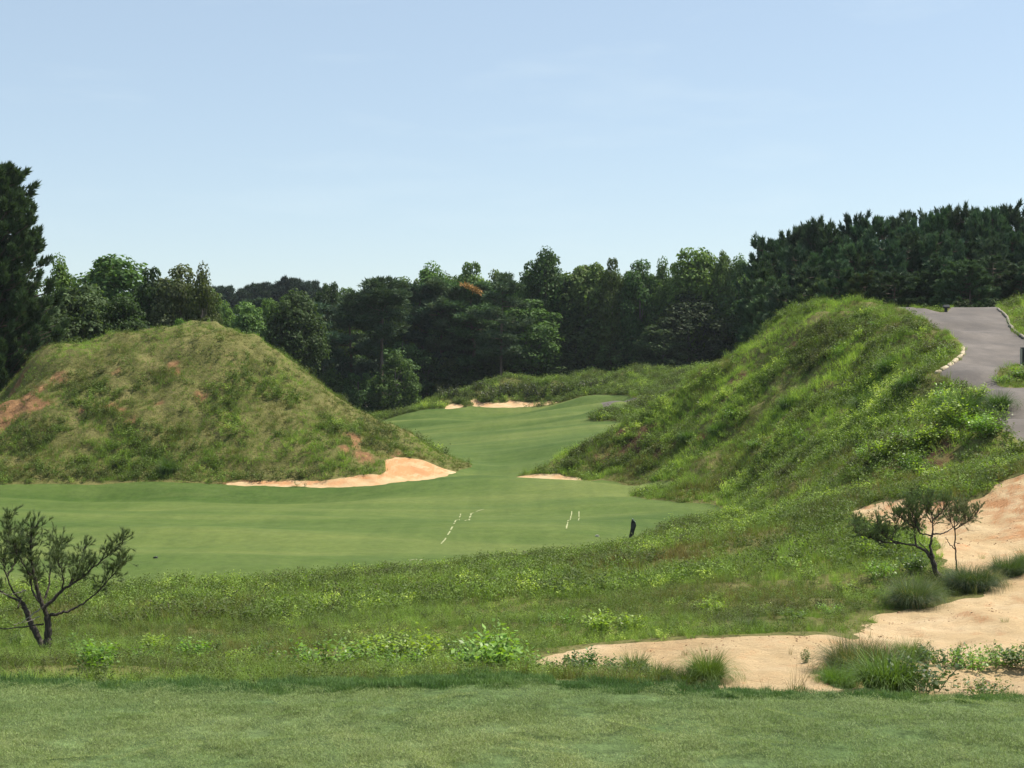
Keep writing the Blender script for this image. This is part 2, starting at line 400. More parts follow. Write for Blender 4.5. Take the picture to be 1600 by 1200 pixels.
def attr(nt, name, typ='GEOMETRY'):
    a = nt.nodes.new('ShaderNodeAttribute'); a.attribute_name = name; a.attribute_type = typ; return a.outputs['Fac']

SAND = ((.39,.285,.158), (.47,.356,.212), (.525,.41,.262))
def m_fairway():
    m, nt, b = new_mat('fairway_turf')
    n1 = ramp(nt, noise(nt, .14, 3, .55, (.28,1.1,1,.12)), [(.36,(.046,.083,.018)), (.5,(.069,.107,.025)), (.64,(.108,.138,.038))])  # long light and dark bands: shading of the rolling ground put into the colour
    n2 = noise(nt, .9, 5, .65, (.5,1.3,1))
    c1 = mix(nt, ramp(nt, n2, [(.4,(0,0,0)),(.75,(.45,.45,.45))]), n1, (.105,.138,.044))
    mow = ramp(nt, noise(nt, .5, 2, .5, (2.2,.12,1,.25)), [(.42,(.95,.96,.95)),(.58,(1.04,1.03,1.02))])
    c2 = mix(nt, 1.0, c1, mow, 'MULTIPLY')
    gr = ramp(nt, noise(nt, 2.6, 9, .78), [(.3,(.76,.78,.74)),(.7,(1.24,1.21,1.22))])
    nt.links.new(mix(nt, 1.0, c2, gr, 'MULTIPLY'), b.inputs['Base Color'])
    b.inputs['Roughness'].default_value = .8; b.inputs['Specular IOR Level'].default_value = .08
    bump(nt, b, noise(nt, 7, 6, .7), .5, .05)
    return m
def m_rough(name, cols, soil=True):
    m, nt, b = new_mat(name)
    c1 = ramp(nt, noise(nt, .55, 6, .65), [(.32,cols[0]),(.5,cols[1]),(.68,cols[2])])
    gr = ramp(nt, noise(nt, 9, 5, .7), [(.3,(.55,.55,.55)),(.7,(1.35,1.35,1.3))])
    c1 = mix(nt, 1.0, c1, gr, 'MULTIPLY')
    if soil:
        sc = ramp(nt, noise(nt, 2.2, 6, .65), [(.3,(.11,.066,.034)),(.55,(.20,.112,.056)),(.75,(.37,.22,.11))])
        c1 = mix(nt, attr(nt, 'soil'), c1, sc)
        c1 = mix(nt, attr(nt, 'soil_shade'), c1, ramp(nt, noise(nt, 3, 5, .65), [(.35,(.030,.019,.012)),(.7,(.085,.05,.028))]))  # near-black brown paints the shade under the ledges onto the bare soil
    nt.links.new(c1, b.inputs['Base Color']); b.inputs['Roughness'].default_value = .95; b.inputs['Specular IOR Level'].default_value = .1
    bump(nt, b, noise(nt, 4.5, 6, .7), .8, .12)
    return m
def m_sand(name, orange=.35):
    m, nt, b = new_mat(name)
    n = noise(nt, .8, 7, .62)
    c1 = ramp(nt, n, [(.3,SAND[0]),(.5,SAND[1]),(.68,SAND[2])])
    # rain-washed orange clay where the bank is steep or the sand is thin
    geo = nt.nodes.new('ShaderNodeNewGeometry'); sx = nt.nodes.new('ShaderNodeSeparateXYZ'); nt.links.new(geo.outputs['True Normal'], sx.inputs[0])
    steep = ramp(nt, math_(nt, 'ADD', sx.outputs['Z'], math_(nt, 'MULTIPLY', math_(nt, 'SUBTRACT', noise(nt, 1.4, 4, .6), .5), .25)), [(.84,(1,1,1)),(.965,(0,0,0))])
    c1 = mix(nt, math_(nt, 'MULTIPLY', steep, .85), c1, (.44,.215,.10))
    cl = ramp(nt, noise(nt, .8, 7, .7, (1,1,2.5)), [(.46,(0,0,0)),(.70,(orange,)*3)])
    c1 = mix(nt, cl, c1, (.47,.27,.135))
    dirt = ramp(nt, noise(nt, 4, 8, .75, (.35,1.6,1)), [(.60,(0,0,0)),(.72,(.6,.6,.6))])
    c1 = mix(nt, dirt, c1, (.27,.16,.085))
    gr = ramp(nt, noise(nt, 45, 3, .7), [(.3,(.86,.85,.84)),(.7,(1.1,1.1,1.1))])
    nt.links.new(mix(nt, 1.0, c1, gr, 'MULTIPLY'), b.inputs['Base Color'])
    b.inputs['Roughness'].default_value = .95; b.inputs['Specular IOR Level'].default_value = .1
    bump(nt, b, noise(nt, 6, 8, .75, (.7,1.3,1)), 1.0, .08)
    return m
def m_path():
    m, nt, b = new_mat('worn_asphalt')
    c1 = ramp(nt, noise(nt, .45, 5, .6, (1,.5,1,.4)), [(.3,(.072,.061,.054)),(.52,(.104,.089,.079)),(.72,(.140,.121,.108))])
    st = ramp(nt, noise(nt, .8, 8, .7, (1,.55,1,.5)), [(.40,(0,0,0)),(.66,(.8,.8,.8))])
    c1 = mix(nt, st, c1, (.050,.043,.040))
    gr = ramp(nt, noise(nt, 40, 3, .8), [(.3,(.82,.82,.82)),(.7,(1.16,1.15,1.14))])
    nt.links.new(mix(nt, 1.0, c1, gr, 'MULTIPLY'), b.inputs['Base Color'])
    b.inputs['Roughness'].default_value = .88; bump(nt, b, noise(nt, 30, 4, .7), .4, .01)
    return m
def m_leaf(name, transl=.3, rough=.55, spec=.25, tint=None, vary=.7, ttint=(1.35,1.45,.55)):
    """leaves: colour from the object, or from the tuft's own 'tint'; each leaf a little different"""
    m, nt, b = new_mat(name)
    if tint: base = ramp(nt, attr(nt, 'tint', 'INSTANCER'), tint)
    else: base = nt.nodes.new('ShaderNodeObjectInfo').outputs['Color']
    geo = nt.nodes.new('ShaderNodeNewGeometry')
    k = math_(nt, 'ADD', math_(nt, 'MULTIPLY', geo.outputs['Random Per Island'], vary), 1-vary*.5)
    hs = nt.nodes.new('ShaderNodeHueSaturation'); nt.links.new(base, hs.inputs['Color']); nt.links.new(k, hs.inputs['Value'])
    col = hs.outputs[0]; nt.links.new(col, b.inputs['Base Color'])
    b.inputs['Roughness'].default_value = rough; b.inputs['Specular IOR Level'].default_value = spec
    tr = nt.nodes.new('ShaderNodeBsdfTranslucent'); nt.links.new(mix(nt, 1.0, col, ttint, 'MULTIPLY'), tr.inputs['Color'])
    mx = nt.nodes.new('ShaderNodeMixShader'); mx.inputs[0].default_value = transl
    nt.links.new(b.outputs[0], mx.inputs[1]); nt.links.new(tr.outputs[0], mx.inputs[2])
    nt.links.new(mx.outputs[0], nt.nodes['Material Output'].inputs['Surface'])
    return m
def m_bark(name, a, b_):
    m, nt, b = new_mat(name)
    nt.links.new(ramp(nt, noise(nt, 9, 6, .7, (3,3,.6)), [(.35,a),(.65,b_)]), b.inputs['Base Color'])
    b.inputs['Roughness'].default_value = .9; bump(nt, b, noise(nt, 20, 5, .7, (3,3,.5)), .8, .02)
    return m
def m_plain(name, cl, rough=.6, var=.25, scale=12):
    m, nt, b = new_mat(name)
    lo = tuple(x*(1-var) for x in cl); hi = tuple(min(1, x*(1+var)) for x in cl)
    nt.links.new(ramp(nt, noise(nt, scale, 5, .65), [(.35,lo),(.65,hi)]), b.inputs['Base Color'])
    b.inputs['Roughness'].default_value = rough; bump(nt, b, noise(nt, scale*3, 4, .6), .3, .01)
    return m

M_TEE = m_rough('tee_soil', ((.07,.115,.04),(.09,.135,.052),(.115,.155,.065)), False)
M_FAIR = m_fairway()
M_ROUGH = m_rough('rough_thatch', ((.075,.082,.026),(.115,.115,.04),(.15,.14,.055)))
M_MOUND = m_rough('mound_thatch', ((.08,.085,.028),(.12,.12,.042),(.16,.145,.06)))
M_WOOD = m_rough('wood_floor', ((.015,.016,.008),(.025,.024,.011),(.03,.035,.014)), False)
M_SAND = m_sand('waste_sand', .22); M_SANDB = m_sand('bunker_sand', .55); M_PATH = m_path()
LEAF = m_leaf('broad_leaf', .33, .6, .12); NEEDLE = m_leaf('pine_needle', .15, .65, .1, vary=.5, ttint=(1.2,1.25,.6)); WEED = m_leaf('weed_leaf', .42, .45, .35, ttint=(1.5,1.55,.45))
GRASSB = m_leaf('grass_blade', .38, .5, .3, ttint=(1.4,1.4,.5), vary=.55)
TINT = [(0,(0.122,0.095,0.051)),(.15,(0.175,0.151,0.067)),(.32,(0.130,0.146,0.046)),(.55,(0.142,0.204,0.056)),(.78,(0.181,0.297,0.063)),(1,(0.326,0.448,0.103))]
G_GRASS = m_leaf('rough_blade', .32, .6, .12, tint=TINT, ttint=(1.35,1.4,.5))
G_LEAFY = m_leaf('groundcover_leaf', .28, .55, .14, tint=[(0,(0.066,0.069,0.030)),(.3,(0.077,0.105,0.031)),(.6,(0.110,0.167,0.040)),(.85,(0.191,0.286,0.057)),(1,(0.380,0.479,0.100))], ttint=(1.4,1.5,.5))
G_TEE = m_leaf('tee_blade', .3, .5, .16, tint=[(0,(0.124,0.181,0.067)),(.5,(0.181,0.243,0.093)),(1,(0.291,0.329,0.140))], ttint=(1.1,1.2,.6), vary=1.1)
G_FRINGE = m_leaf('fringe_blade', .32, .5, .1, tint=[(0,(0.055,0.109,0.037)),(.5,(0.084,0.154,0.051)),(1,(0.132,0.207,0.065))], ttint=(1.2,1.3,.6), vary=.7)
BARK = m_bark('pine_bark', (.055,.04,.03), (.15,.115,.09)); BARKG = m_bark('grey_bark', (.06,.052,.045), (.20,.175,.15))
BARKN = m_bark('gnarled_bark', (.018,.014,.011), (.085,.07,.055)); DEAD = m_bark('bleached_branch', (.16,.14,.12), (.36,.33,.28))

# ------------------------------------------------------------------ leaf makers
def rand_dirs(n, r): 
    v = r.normal(size=(n,3)); return v/np.linalg.norm(v, axis=1)[:,None]
def diamonds(Cn, N, L, Wd, r, fold=0.0):
    n = len(Cn); a = rand_dirs(n, r); t = np.cross(N, a); t /= np.linalg.norm(t, axis=1)[:,None]+1e-9; b = np.cross(N, t)
    L = np.broadcast_to(L, n)[:,None]; Wd = np.broadcast_to(Wd, n)[:,None]
    V = np.stack([Cn-t*L*.5, Cn+b*Wd*.5-t*L*.05, Cn+t*L*.5, Cn-b*Wd*.5-t*L*.05], 1).reshape(-1,3)
    return V, np.arange(4*n).reshape(-1,4)
def leaves_dir(P, D, N, L, Wd):
    """leaf quads that start at P and grow along D, blade facing N"""
    b = np.cross(D, N); b /= np.linalg.norm(b, axis=1)[:,None]+1e-9
    L = np.broadcast_to(L, len(P))[:,None]; Wd = np.broadcast_to(Wd, len(P))[:,None]
    V = np.stack([P, P+D*L*.45+b*Wd*.5, P+D*L, P+D*L*.45-b*Wd*.5], 1).reshape(-1,3)
    return V, np.arange(4*len(P)).reshape(-1,4)
def spikes(P, D, L, Wd, r):
    n = len(P); a = np.cross(D, rand_dirs(n, r)); a /= np.linalg.norm(a, axis=1)[:,None]+1e-9
    L = np.broadcast_to(L, n)[:,None]; Wd = np.broadcast_to(Wd, n)[:,None]
    V = np.stack([P-a*Wd*.5, P+a*Wd*.5, P+D*L], 1).reshape(-1,3)
    return V, np.arange(3*n).reshape(-1,3)
def blades(P, az, lean, h, wd, r, seg=2, droop=.6):
    """grass blades as bent tapering ribbons"""
    n = len(P); d = np.stack([np.cos(az), np.sin(az), 0*az], 1); sd_ = np.stack([-np.sin(az), np.cos(az), 0*az], 1)
    tw = r.uniform(-1.2, 1.2, n)[:,None]; sd_ = sd_*np.cos(tw) + d*np.sin(tw)
    Vs = []; ts = np.linspace(0, 1, seg+1)
    for t in ts:
        an = lean*(t**1.0)*(1+droop*t)
        x = np.sin(an)*t*h; z = np.cos(an*.8)*t*h
        ctr = P + d*x[:,None]; ctr[:,2] += z
        k = wd*(1-t**1.5)*.5
        if t < 1: Vs += [ctr - sd_*k[:,None], ctr + sd_*k[:,None]]
        else: Vs += [ctr]
    V = np.stack(Vs, 1); m = V.shape[1]; base = (np.arange(n)*m)[:,None]
    q = [base+np.array([2*s, 2*s+1, 2*s+3, 2*s+2]) for s in range(seg-1)]
    t3 = base+np.array([2*seg-2, 2*seg-1, 2*seg])
    return V.reshape(-1,3), (np.concatenate(q) if q else np.zeros((0,4), int)), t3
def add_blades(mb, *a, **k):
    V_, q, t = blades(*a, **k); n0 = mb.n
    mb.V.append(V_); mb.n += len(V_)
    if len(q): mb.F[4].append(q+n0)
    mb.F[3].append(t+n0)

# ------------------------------------------------------------------ ground objects
def piece(key, name, mat, label, cat):
    t = PIECES[key]; u, inv = np.unique(t, return_inverse=True)
    o = link(name, mesh_from(name, V[u], [inv.reshape(-1,3)], [mat], True, {'soil': SOILV[u], 'soil_shade': DARKV[u]}))
    return tag(o, label, cat, kind='structure')
piece('tee', 'tee_lawn', M_TEE, 'close mown pale green tee lawn across the bottom of the view', 'tee')
piece('fringe', 'tee_fringe_ground', M_TEE, 'ground under the darker uncut strip along the far edge of the tee', 'ground')
piece('fair', 'fairway', M_FAIR, 'smooth rolling mown fairway running between the two grassy mounds', 'fairway')
piece('bunkL', 'sand_bunker', M_SANDB, 'long orange and cream sand bunker under the toe of the left mound', 'bunker')
piece('bunkR', 'sand_bunker', M_SANDB, 'small cream sand bunker at the toe of the right mound', 'bunker')
piece('far1', 'sand_bunker', M_SANDB, 'tiny sand bunker at the left end of the far knoll', 'bunker')
piece('far2', 'sand_bunker', M_SANDB, 'wide cream sand bunker under the shaggy far knoll', 'bunker')
piece('sand', 'sand_waste', M_SAND, 'big bare sandy waste area with a steep orange bank right of the rough', 'sand')
piece('path', 'cart_path', M_PATH, 'grey brown asphalt cart path winding over the right mound', 'path')
piece('path2', 'cart_path', M_PATH, 'short strip of grey path showing at the edge of the far fairway', 'path')
piece('moundL', 'mound_terrain', M_MOUND, 'steep rounded earth mound left of the gap, patched with bare orange soil', 'mound')
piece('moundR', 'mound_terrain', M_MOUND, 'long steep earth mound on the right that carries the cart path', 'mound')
piece('wood', 'wood_floor_ground', M_WOOD, 'dark leaf strewn ground under the woods', 'ground')
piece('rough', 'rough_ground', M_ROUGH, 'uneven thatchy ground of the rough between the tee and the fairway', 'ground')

# ------------------------------------------------------------------ tuft kinds (used by the grass, which nobody could count)
LIB = {}
def lib(name, fn, mat, variants):
    cl = bpy.data.collections.new(name); LIB[name] = cl
    return cl
def lib_add(cl, name, mb, mat):
    o = bpy.data.objects.new(name, mb.mesh(name, [mat])); cl.objects.link(o)
def disc(n, rad, r, power=.5):
    a = r.uniform(0, 2*np.pi, n); q = rad*r.uniform(0, 1, n)**power
    return np.stack([q*np.cos(a), q*np.sin(a), np.zeros(n)], 1)
def tuft(n, rad, h, wd, r, seg=2, lean=(.15,.9)):
    mb = MB(); P = disc(n, rad, r); az = np.arctan2(P[:,1], P[:,0]) + r.normal(0, .8, n)
    add_blades(mb, P, az, r.uniform(*lean, n), h*r.uniform(.3, 1.1, n), np.full(n, wd)*r.uniform(.7,1.2,n), r, seg=seg)
    return mb
def leafy(n, rad, h, L, r, stems=9):
    mb = MB(); ang = r.uniform(0, 2*np.pi, stems); rr = rad*np.sqrt(r.uniform(0, 1, stems)); hh = h*r.uniform(.55, 1.1, stems)
    k = r.integers(0, stems, n); t = r.uniform(.15, 1, n)
    P = np.stack([rr[k]*np.cos(ang[k])*(.35+.65*t), rr[k]*np.sin(ang[k])*(.35+.65*t), hh[k]*t], 1) + r.normal(0, L*.55, (n,3))
    P[:,2] = np.maximum(P[:,2], .01)
    N = rand_dirs(n, r)*.8 + (0,0,.9); N /= np.linalg.norm(N, axis=1)[:,None]
    mb.add(*diamonds(P, N, L*r.uniform(.6,1.25,n), L*.55*r.uniform(.7,1.2,n), r))
    return mb
def seedy(n, h, r):
    mb = tuft(n, .07, h, .008, r, 3, (.05,.5)); 
    return mb
LEFT_OUT = bpy.data.collections.new
cl_near = LEFT_OUT('near_tufts'); cl_far = LEFT_OUT('far_tufts'); cl_nl = LEFT_OUT('near_leafy'); cl_fl = LEFT_OUT('far_leafy'); cl_tee = LEFT_OUT('tee_turf'); cl_fr = LEFT_OUT('fringe_turf')
r_ = np.random.default_rng(11)
for i_ in range(5): lib_add(cl_near, 'grass_tuft', tuft(46, .13, .22+.05*i_, .0055, r_), G_GRASS)
for i_ in range(2): lib_add(cl_near, 'tall_grass_tuft', tuft(26, .07, .55, .005, r_, 3, (.05,.6)), G_GRASS)
for i_ in range(5): lib_add(cl_far, 'grass_tuft', tuft(30, .24, .30+.06*i_, .017, r_), G_GRASS)
for i_ in range(1): lib_add(cl_far, 'tall_grass_tuft', tuft(14, .12, .7, .014, r_, 3, (.05,.5)), G_GRASS)
for i_ in range(4): lib_add(cl_nl, 'groundcover_tuft', leafy(150, .19, .17+.04*i_, .030, r_, 14), G_LEAFY)
for i_ in range(4): lib_add(cl_fl, 'groundcover_tuft', leafy(110, .32, .26+.08*i_, .070, r_, 14), G_LEAFY)
for i_ in range(4):
    mb = MB(); n = 2300; P = np.concatenate([r_.uniform(-.17, .17, (n,2)), np.zeros((n,1))], 1)
    add_blades(mb, P, r_.uniform(0, 6.28, n), r_.uniform(.3, 1.5, n), r_.uniform(.007, .018, n), r_.uniform(.0014,.0026,n), r_, seg=1); lib_add(cl_tee, 'tee_turf', mb, G_TEE)
for i_ in range(4):
    mb = MB(); n = 700; P = np.concatenate([r_.uniform(-.14, .14, (n,2)), np.zeros((n,1))], 1)
    add_blades(mb, P, r_.uniform(0, 6.28, n), r_.uniform(.1, .9, n), r_.uniform(.025, .062, n), r_.uniform(.0025,.0045,n), r_, seg=2); lib_add(cl_fr, 'fringe_turf', mb, G_FRINGE)

def scatter(name, pts, scale, tint, coll, label, cat, tilt=None):
    """one object of kind stuff: a tuft of the collection stood on every point"""
    n = len(pts); r = np.random.default_rng(n)
    rot = np.stack([r.normal(0, .12, n), r.normal(0, .12, n), r.uniform(0, 6.283, n)], 1)
    me = mesh_from(name, pts, [], (), attrs={'rot': rot, 'size': scale, 'tint': tint})
    at = me.attributes.new('pick', 'INT', 'POINT'); at.data.foreach_set('value', r.integers(0, 1000, n).astype(np.int32))
    o = link(name, me); tag(o, label, cat, kind='stuff')
    g = bpy.data.node_groups.new(name, 'GeometryNodeTree')
    g.interface.new_socket('Geometry', in_out='INPUT', socket_type='NodeSocketGeometry'); g.interface.new_socket('Geometry', in_out='OUTPUT', socket_type='NodeSocketGeometry')
    N = g.nodes; L = g.links
    gi = N.new('NodeGroupInput'); go = N.new('NodeGroupOutput'); ip = N.new('GeometryNodeInstanceOnPoints'); ci = N.new('GeometryNodeCollectionInfo')
    ci.inputs['Collection'].default_value = coll; ci.inputs['Separate Children'].default_value = True; ci.inputs['Reset Children'].default_value = True
    def na(k, t):
        a = N.new('GeometryNodeInputNamedAttribute'); a.data_type = t; a.inputs['Name'].default_value = k; return a.outputs['Attribute']
    L.new(gi.outputs[0], ip.inputs['Points']); L.new(ci.outputs[0], ip.inputs['Instance']); ip.inputs['Pick Instance'].default_value = True
    L.new(na('pick','INT'), ip.inputs['Instance Index']); L.new(na('rot','FLOAT_VECTOR'), ip.inputs['Rotation']); L.new(na('size','FLOAT'), ip.inputs['Scale'])
    L.new(ip.outputs[0], go.inputs[0])
    md = o.modifiers.new('grass', 'NODES'); md.node_group = g
    return o

def sample(keys, dens, tmax=.47, seed=1):
    r = np.random.default_rng(seed); out = []
    for k in keys:
        t = PIECES[k]; a, b, d = V[t[:,0]], V[t[:,1]], V[t[:,2]]; ce = (a+b+d)/3
        ar = np.linalg.norm(np.cross(b-a, d-a), axis=1)*.5
        lam = ar*dens(ce[:,0], ce[:,1])*(np.abs(ce[:,0]) < tmax*(ce[:,1]+3) + 1.0)
        n = r.poisson(lam); i = np.repeat(np.arange(len(t)), n)
        u = r.uniform(0, 1, (len(i),2)); fl = u.sum(1) > 1; u[fl] = 1-u[fl]
        out.append(a[i] + (b-a)[i]*u[:,:1] + (d-a)[i]*u[:,1:])
    return np.concatenate(out)
def keep(P, p, seed=2):
    r = np.random.default_rng(seed); return r.uniform(0, 1, len(P)) < p

# ------------------------------------------------------------------ grass
def soil_at(P): return soil_mask(P[:,0], P[:,1])
def tints(P, s, mean, spread, seed, jit=.10):
    r = np.random.default_rng(seed)
    return np.clip(mean + (fbm(P[:,0], P[:,1], s, 4, seed)-.5)*spread*2 + r.normal(0, jit, len(P)), 0, 1)
SUN_LEAFY = lambda P, s, seed: fbm(P[:,0], P[:,1], s, 3, seed)

# tee: short blades, and the darker longer strip along its far edge
P = sample(['tee'], lambda X, Y: np.where((Y > 2) & (np.abs(X) < 9), np.where(Y > 5, 60., 24.), 0), 9, 3)
P[:,2] -= .002
scatter('tee_grass', P, np.random.default_rng(1).uniform(.8, 1.15, len(P)), tints(P, .7, .5, .40, 5, .10), cl_tee, 'short pale green grass of the mown tee in front', 'grass')
P = sample(['fringe'], lambda X, Y: np.where(np.abs(X) < 12, 75., 0), 9, 4)
fr_s = np.random.default_rng(2).uniform(.5, .95, len(P))*(.9+.25*sst(1.5, -3, P[:,0]))
scatter('fringe_grass', P, fr_s, tints(P, .8, .45, .6, 6, .15), cl_fr, 'dark green longer grass strip bordering the far edge of the tee', 'grass')

# rough: wiry grass, then patches of low leafy ground cover
P = sample(['rough'], lambda X, Y: np.where((Y < 108), np.clip(2600/(Y+6)**1.3, 6, 75), np.where(Y < 205, 3.5, 0)), .45, 5)
so_ = soil_at(P); d_f = sdist(P_fair, P[:,0], P[:,1]); d_s = sdist(P_sand, P[:,0], P[:,1])
P = P[keep(P, (1-.8*so_)*np.where(d_s < .25, .45, 1))]
near = P[:,1] < 30
def rough_tint(P, seed): 
    t = tints(P, 3.2, .50, .55, seed, .15)
    t += .10*sst(-4, -8, P[:,0])*sst(34, 22, P[:,1]) - .10*sst(33, 40, P[:,1])*sst(60, 48, P[:,1]) + .10*sst(0, 12, P[:,0])*sst(40, 30, P[:,1])
    return np.clip(t, 0, 1)
Q = P[near]; r = np.random.default_rng(31)
scatter('rough_grass', Q, r.uniform(.55, 1.15, len(Q))*(.6+.8*fbm(Q[:,0], Q[:,1], 1.6, 3, 71))*np.interp(Q[:,1], [9,14,22,30], [.36,.40,.52,.68]), rough_tint(Q, 61), cl_near, 'wiry yellow green grass of the rough below the tee', 'grass')
Q = P[~near & (P[:,1] < 108)]
scatter('rough_grass', Q, r.uniform(.4, .8, len(Q))*(.6+.6*fbm(Q[:,0], Q[:,1], 2.2, 3, 72)), rough_tint(Q, 62), cl_far, 'olive green grass of the rough in front of the fairway', 'grass')
Q = P[P[:,1] >= 108]
scatter('rough_grass', Q, r.uniform(.5, 1.15, len(Q)), tints(Q, 5, .58, .5, 63), cl_far, 'tall grass around the far bunkers and beyond the gap', 'grass')

P = sample(['rough'], lambda X, Y: np.where((Y < 108), np.clip(1500/(Y+6)**1.2, 6, 46), np.where(Y < 205, 5., 0)), .45, 6)
n1 = fbm(P[:,0], P[:,1], 2.8, 4, 81)
d_f = sdist(P_fair, P[:,0], P[:,1]); edge = sst(10., 2.0, d_f + 4*(fbm(P[:,0], P[:,1], 3.5, 2, 87)-.5))*sst(.1, .6, d_f)*(P[:,1] < 70) + sst(2.2, .6, d_f)*sst(.05, .3, d_f)*(P[:,1] >= 70)
edge_s = sst(2.2, .7, sdist(P_sand, P[:,0], P[:,1]))*sst(30, 33, P[:,1])
so_ = soil_at(P)
pk = np.clip(sst(.45, .57, n1)*.85 + edge*.95 + edge_s*.8 + .14 + .35*(P[:,1] > 150), 0, 1)*(1-.85*so_)*np.where(sdist(P_sand, P[:,0], P[:,1]) < .3, .4, 1)
k = keep(P, pk); P = P[k]; edge = edge[k]
near = P[:,1] < 30
Q = P[near]
scatter('groundcover', Q, r.uniform(.6, 1.25, len(Q))*np.interp(Q[:,1], [9,14,22,30], [.45,.52,.68,.8]), tints(Q, 1.6, .42, .55, 64, .14), cl_nl, 'low leafy ground cover among the grass below the tee', 'ground cover')
Q = P[~near]
scatter('groundcover', Q, np.where(Q[:,1] > 108, 2.2, 1)*r.uniform(.5, 1.0, len(Q)), tints(Q, 2.2, .52, .5, 65, .14), cl_fl, 'dark leafy ground cover along the near edge of the fairway', 'ground cover')

# mounds
P = sample(['moundL'], lambda X, Y: np.where(Y < 106, 15., 3.), .42, 7)
so_ = soil_at(P); top = sst(95, 101, P[:,1])
k = keep(P, 1-.94*so_); P = P[k]; top = top[k]
r = np.random.default_rng(32)
lump = fbm(P[:,0], P[:,1], 1.7, 3, 73)
scatter('mound_grass', P, r.uniform(.45, .95, len(P))*(.45+1.1*lump)*(1-.35*top), np.clip(tints(P, 3.0, .52, .55, 66, .15)+.12*sst(-25, -8, P[:,0])*(1-top)+.05*top, 0, 1), cl_far, 'tufted olive grass covering the left mound', 'grass')
P = sample(['moundL'], lambda X, Y: np.where(Y < 106, 9., 1.), .42, 8)
n1 = fbm(P[:,0], P[:,1], 2.4, 4, 83)
P = P[keep(P, np.clip(sst(.49, .6, n1)*.8*sst(101, 96, P[:,1]) + .06 + .7*sst(91.5, 90, P[:,1]), 0, 1)*(1-.85*soil_at(P)))]
scatter('groundcover', P, r.uniform(.6, 1.5, len(P)), tints(P, 2.2, .42, .5, 67, .12), cl_fl, 'leafy clumps scattered over the left mound', 'ground cover')
P = sample(['moundR'], lambda X, Y: np.where(Y < 99, 17., 5.), .42, 9)
so_ = soil_at(P); P = P[keep(P, 1-.8*so_)]
lump = fbm(P[:,0], P[:,1], 1.9, 3, 74)
scatter('mound_grass', P, r.uniform(.45, 1.05, len(P))*(.35+1.3*lump)*np.where(P[:,1] < 60, .8, 1.0)*np.where(sdist(P_path, P[:,0], P[:,1]) < 1.5, .7, 1), np.clip(tints(P, 3.2, .67, .55, 68, .14), 0, 1), cl_far, 'lush green grass covering the right mound', 'grass')
P = sample(['moundR'], lambda X, Y: np.where(Y < 99, 15., 4.), .42, 10)
n1 = fbm(P[:,0], P[:,1], 3.0, 4, 85)
P = P[keep(P, np.clip(sst(.47, .58, n1)*.85 + .08, 0, 1)*(1-.85*soil_at(P))*sst(.2, 1.0, sdist(P_path, P[:,0], P[:,1])))]
scatter('groundcover', P, r.uniform(.6, 1.5, len(P)), np.clip(tints(P, 2.6, .50, .65, 69, .15), 0, 1), cl_fl, 'leafy weeds and ground cover on the right mound', 'ground cover')
# sparse sprigs on the sand
P = sample(['sand'], lambda X, Y: 2.2*sst(.62, .7, fbm(X, Y, 2.0, 3, 91)) + .12, .45, 12)
scatter('sand_sprigs', P, r.uniform(.25, .6, len(P)), tints(P, 2, .3, .5, 70), cl_near, 'thin dry sprigs growing through the bare sand', 'grass')

# clods and twigs lying on the sand
cl_clod = bpy.data.collections.new('sand_clods')
CLOD = m_plain('clod', (.22,.135,.07), .95, .4, 9)
for i_ in range(4):
    rc = np.random.default_rng(600+i_); mb = MB(); a_ = np.linspace(0, 2*np.pi, 8)[:-1]
    rg = rc.uniform(.6, 1.1, 7)[:,None]; ring = np.stack([np.cos(a_), np.sin(a_), 0*a_], 1)*rg; top_ = ring*.55 + (0,0,.45) + rc.normal(0,.08,(7,3))
    Vc = np.concatenate([ring-(0,0,.2), top_, [[0,0,.6]]])*.03; k_ = np.arange(7); k2 = (k_+1) % 7
    mb.add(Vc, np.stack([k_, k2, 7+k2, 7+k_], 1)); mb.F[3].append(np.stack([7+k_, 7+k2, np.full(7, 14)], 1)); lib_add(cl_clod, 'clod', mb, CLOD)
P = sample(['sand'], lambda X, Y: 3.0 + 55*sst(.58, .70, fbm(X*.45, Y, 1.1, 4, 95)), .45, 13)
scatter('sand_debris', P, r.lognormal(-1.15, .55, len(P)), np.zeros(len(P)), cl_clod, 'brown clods and crumbs lying in streaks on the bare sand', 'debris')

